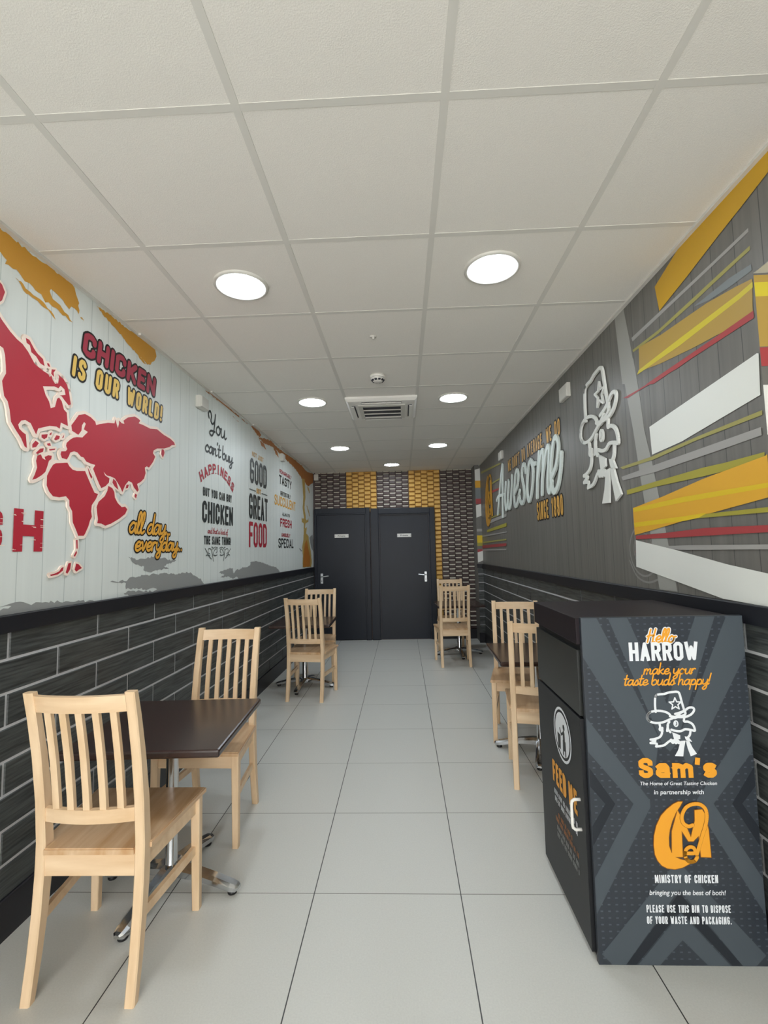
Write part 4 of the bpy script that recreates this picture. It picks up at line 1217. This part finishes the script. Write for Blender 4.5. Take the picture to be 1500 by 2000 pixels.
TB = [
    (-1.018, 2.108, 0.045, 'dark brown square cafe table on a chrome cross base, nearest on the left'),
    (-1.050, 5.075, 0.02, 'dark brown cafe table at the left rear between two birch chairs'),
    (0.925, 3.430, -0.028, 'dark brown cafe table on the right behind the black bin'),
    (0.735, 6.500, 0.03, 'dark brown cafe table at the right rear beside the brick panels'),
]
for i, (x, y, a, lb) in enumerate(TB):
    if i == 0:
        table.location = (x, y, 0)
        table.rotation_euler = (0, 0, a)
        table['label'] = lb
        tb = table
    else:
        tb = dup(table, (x, y, 0), a, lb)
    for ch in tb.children:
        if ch.name.startswith('base_arm'):
            ch.rotation_euler = (0, 0, (-0.15, -0.10, -0.31, 0.05)[i] - a)

# ================================================================== WASTE BIN
t = thing('waste_bin', 'large black waste bin cabinet with a printed front panel by the right wall', 'bin', ((BX + BPX1) / 2, (BY0 + BY1) / 2, 0))
binv = -Vector(t.location)
def bput(nm, bm, m, par=t, smooth=False):
    bmesh.ops.translate(bm, verts=bm.verts, vec=binv)
    return obj(nm, bm, m, par, smooth)
bm = BM()
add_box(bm, BX + 0.018, 1.160, BY0 + 0.002, BY1, 0.022, 1.05)
bput('body', bm, M_BIN)
bm = BM(); add_box(bm, BX, 1.165, BY0, BY1 + 0.006, 1.052, BZ - 0.004, 0.002)
bput('top', bm, M_BINTOP)
bm = BM(); add_box(bm, BX + 0.004, BX + 0.018, BY0 + 0.014, BY1 - 0.006, 0.800, 1.030, 0.001)
bput('flap', bm, M_FLAP)
bm = BM(); add_box(bm, BX, BX + 0.018, BY0 + 0.006, BY1 - 0.004, 0.022, 0.792, 0.001)
dr = bput('door', bm, M_BIN)
bm = BM()
hy, z0, z1 = 1.800, 0.398, 0.500
tube(bm, [(BX, hy, z1), (BX - 0.022, hy, z1), (BX - 0.03, hy, z1 - 0.006), (BX - 0.032, hy, z1 - 0.016), (BX - 0.032, hy, z0 + 0.016), (BX - 0.03, hy, z0 + 0.006), (BX - 0.022, hy, z0), (BX, hy, z0)], 0.0055, 10, 0, (0, 1, 0))
bput('handle', fix(bm), M_WHITE, dr, True)
bm = BM()
# round throw-away symbol
cu_, cv_ = -1.965, 0.662
circ = lambda r, k0=0, k1=32: [(cu_ + r * math.cos(k * math.pi / 16), cv_ + r * math.sin(k * math.pi / 16)) for k in range(k0, k1)]
fill(bm, PS, circ(0.083), 0.001, 0)
stroke(bm, PS, circ(0.098), 0.010, 0.001, 0, closed=True)
for ln, w in (([(0.0, 0.012), (0.0, -0.045)], 0.022), ([(0.012, -0.02), (0.014, -0.07)], 0.012), ([(-0.008, -0.02), (-0.012, -0.07)], 0.012), ([(0.0, 0.014), (-0.03, -0.002), (-0.045, 0.016)], 0.010)):
    stroke(bm, PS, [(cu_ + 0.02 + a, cv_ + b) for a, b in ln], w, 0.0014, 1)
fill(bm, PS, [(cu_ + 0.022 + 0.012 * math.cos(k * .6283), cv_ + 0.034 + 0.012 * math.sin(k * .6283)) for k in range(10)], 0.0014, 1)
fill(bm, PS, [(cu_ - 0.058, cv_ - 0.008), (cu_ - 0.020, cv_ - 0.008), (cu_ - 0.024, cv_ - 0.066), (cu_ - 0.054, cv_ - 0.066)], 0.0014, 1)
bput('bin_symbol', bm, [ink('binwhite'), ink('black')], dr)
for q in range(2):
    bm = BM()
    lettering(bm, PS, 'FEED ME', -2.115, -1.832, 0.424, 0.088, 0.019, 0.001, 0, gap=0.008, space=0.02, word=q)
    bput('word', bm, ink('binorange'), dr)
rn = random.Random(5)
for v0, h, kk, ua, ub in ((0.378, 0.020, 'binwhite', -2.10, -1.84), (0.350, 0.020, 'binwhite', -2.095, -1.845), (0.298, 0.018, 'brown', -2.06, -1.90), (0.272, 0.018, 'brown', -2.095, -1.845), (0.240, 0.017, 'greyb', -2.085, -1.845), (0.214, 0.017, 'greyb', -2.085, -1.845)):
    u = ua
    bm = BM()
    while u < ub:
        w = rn.choice((2, 3, 4, 5)) * 0.011
        for k in range(max(2, int(w / 0.011))):
            if u + k * 0.011 < ub:
                stroke(bm, PS, [(u + k * 0.011, v0 + h * 0.15), (u + k * 0.011, v0 + h * 0.85)], 0.0058, 0.001, 0, 'square')
        u += w + 0.010
    bput('small_print', bm, ink(kk), dr)
# printed front panel
PW = BPX1 - BPX0
bm = BM(); add_box(bm, BPX0, BPX1, 1.737, 1.754, 0.0, BZ, 0.0015)
fp = bput('front_panel', bm, M_BINP)
bm = BM()
BANDS = [
    (0, [(0, 1), (.10, 1), (.44, .64), (.40, .54), (0, .88)]), (0, [(.17, 1), (.29, 1), (.5, .74), (.5, .60), (.46, .62)]),
    (0, [(0, .60), (0, .70), (.36, .46), (.36, .44), (0, .14), (0, .24), (.26, .45)]), (1, [(0, .50), (0, .555), (.15, .45), (0, .33), (0, .385), (.09, .45)]),
    (0, [(.5, .21), (.5, .29), (.02, .03), (.08, 0), (.16, 0)]), (1, [(.5, .15), (.5, .20), (.16, 0), (.22, 0)]), (0, [(.5, .07), (.5, .145), (.23, 0), (.36, 0)]),
]
for mi, poly in BANDS:
    for sgn in (0, 1):
        q = [((1 - a) if sgn else a, b) for a, b in poly]
        fill(bm, PB, [(min(max(a * PW, 0.002), PW - 0.002), min(max(b * BZ, 0.002), BZ - 0.002)) for a, b in q], 0.0004, mi)
bput('printed_bands', bm, [ink('binlight'), ink('bindark')], fp)
def bt(k, *a, out_k=None, **kw):
    bm = BM()
    lettering(bm, PB, *a, 0, **kw)
    bput('text_line', bm, [ink(k)] + ([ink(out_k)] if out_k else []), fp)
def btype(k, text, u0, u1, v0, size, bold, shear):
    bm = BM()
    type_mesh(bm, PB, text, u0, u1, v0, size, 0.0016, bold, shear)
    bput('text_line', bm, [ink(k)], fp)
bt('binorange', 'Hello', 0.226, 0.318, 1.060, 0.046, 0.0062, 0.0016, style='pen', shear=0.2, out=0.0032, out_k='binwhite')
bt('binwhite', 'HARROW', 0.161, 0.398, 0.997, 0.064, 0.0122, 0.0022, gap=0.0055)
bt('binorange', 'make your', 0.206, 0.382, 0.951, 0.038, 0.0045, 0.0016, style='pen', shear=0.22)
bt('binorange', 'taste buds happy!', 0.135, 0.432, 0.914, 0.038, 0.0045, 0.0016, style='pen', shear=0.22)
bt('binorange', "Sam's", 0.170, 0.432, 0.603, 0.066, 0.0165, 0.0016, gap=0.009)
btype('binwhite', 'The Home of Great Tasting Chicken', 0.172, 0.430, 0.579, 0.0165, 0.0002, 0.15)
btype('binwhite', 'in partnership with', 0.216, 0.384, 0.549, 0.0205, 0.0003, 0.12)
bt('binwhite', 'MINISTRY OF CHICKEN', 0.201, 0.410, 0.262, 0.026, 0.0043, 0.0016, gap=0.0026, space=0.008)
btype('binwhite', 'bringing you the best of both!', 0.180, 0.432, 0.224, 0.0215, 0.0003, 0.15)
bt('binwhite', 'PLEASE USE THIS BIN TO DISPOSE', 0.167, 0.444, 0.168, 0.024, 0.0036, 0.0016, gap=0.0023, space=0.007)
bt('binwhite', 'OF YOUR WASTE AND PACKAGING.', 0.166, 0.444, 0.132, 0.024, 0.0036, 0.0016, gap=0.0023, space=0.007)
bm = BM()
emblem(bm, PB, (0.291, 0.672), 0.225, 0.221, 0.0078, 0.0016, 0)
bput('bird_emblem', bm, [ink('binwhite')], fp)
bm = BM()
monogram(bm, PB, (0.298, 0.305), 0.222, 0.222, 0.0016, 0, 1)
bput('monogram', bm, [ink('binorange'), ink('logo_line')], fp)
for y in (BY0 + 0.05, BY1 - 0.05):
    for x in (BX + 0.05, 1.12):
        bm = BM(); add_box(bm, x - 0.03, x + 0.03, y - 0.03, y + 0.03, 0.0, 0.024)
        bput('foot', bm, M_BLACK)
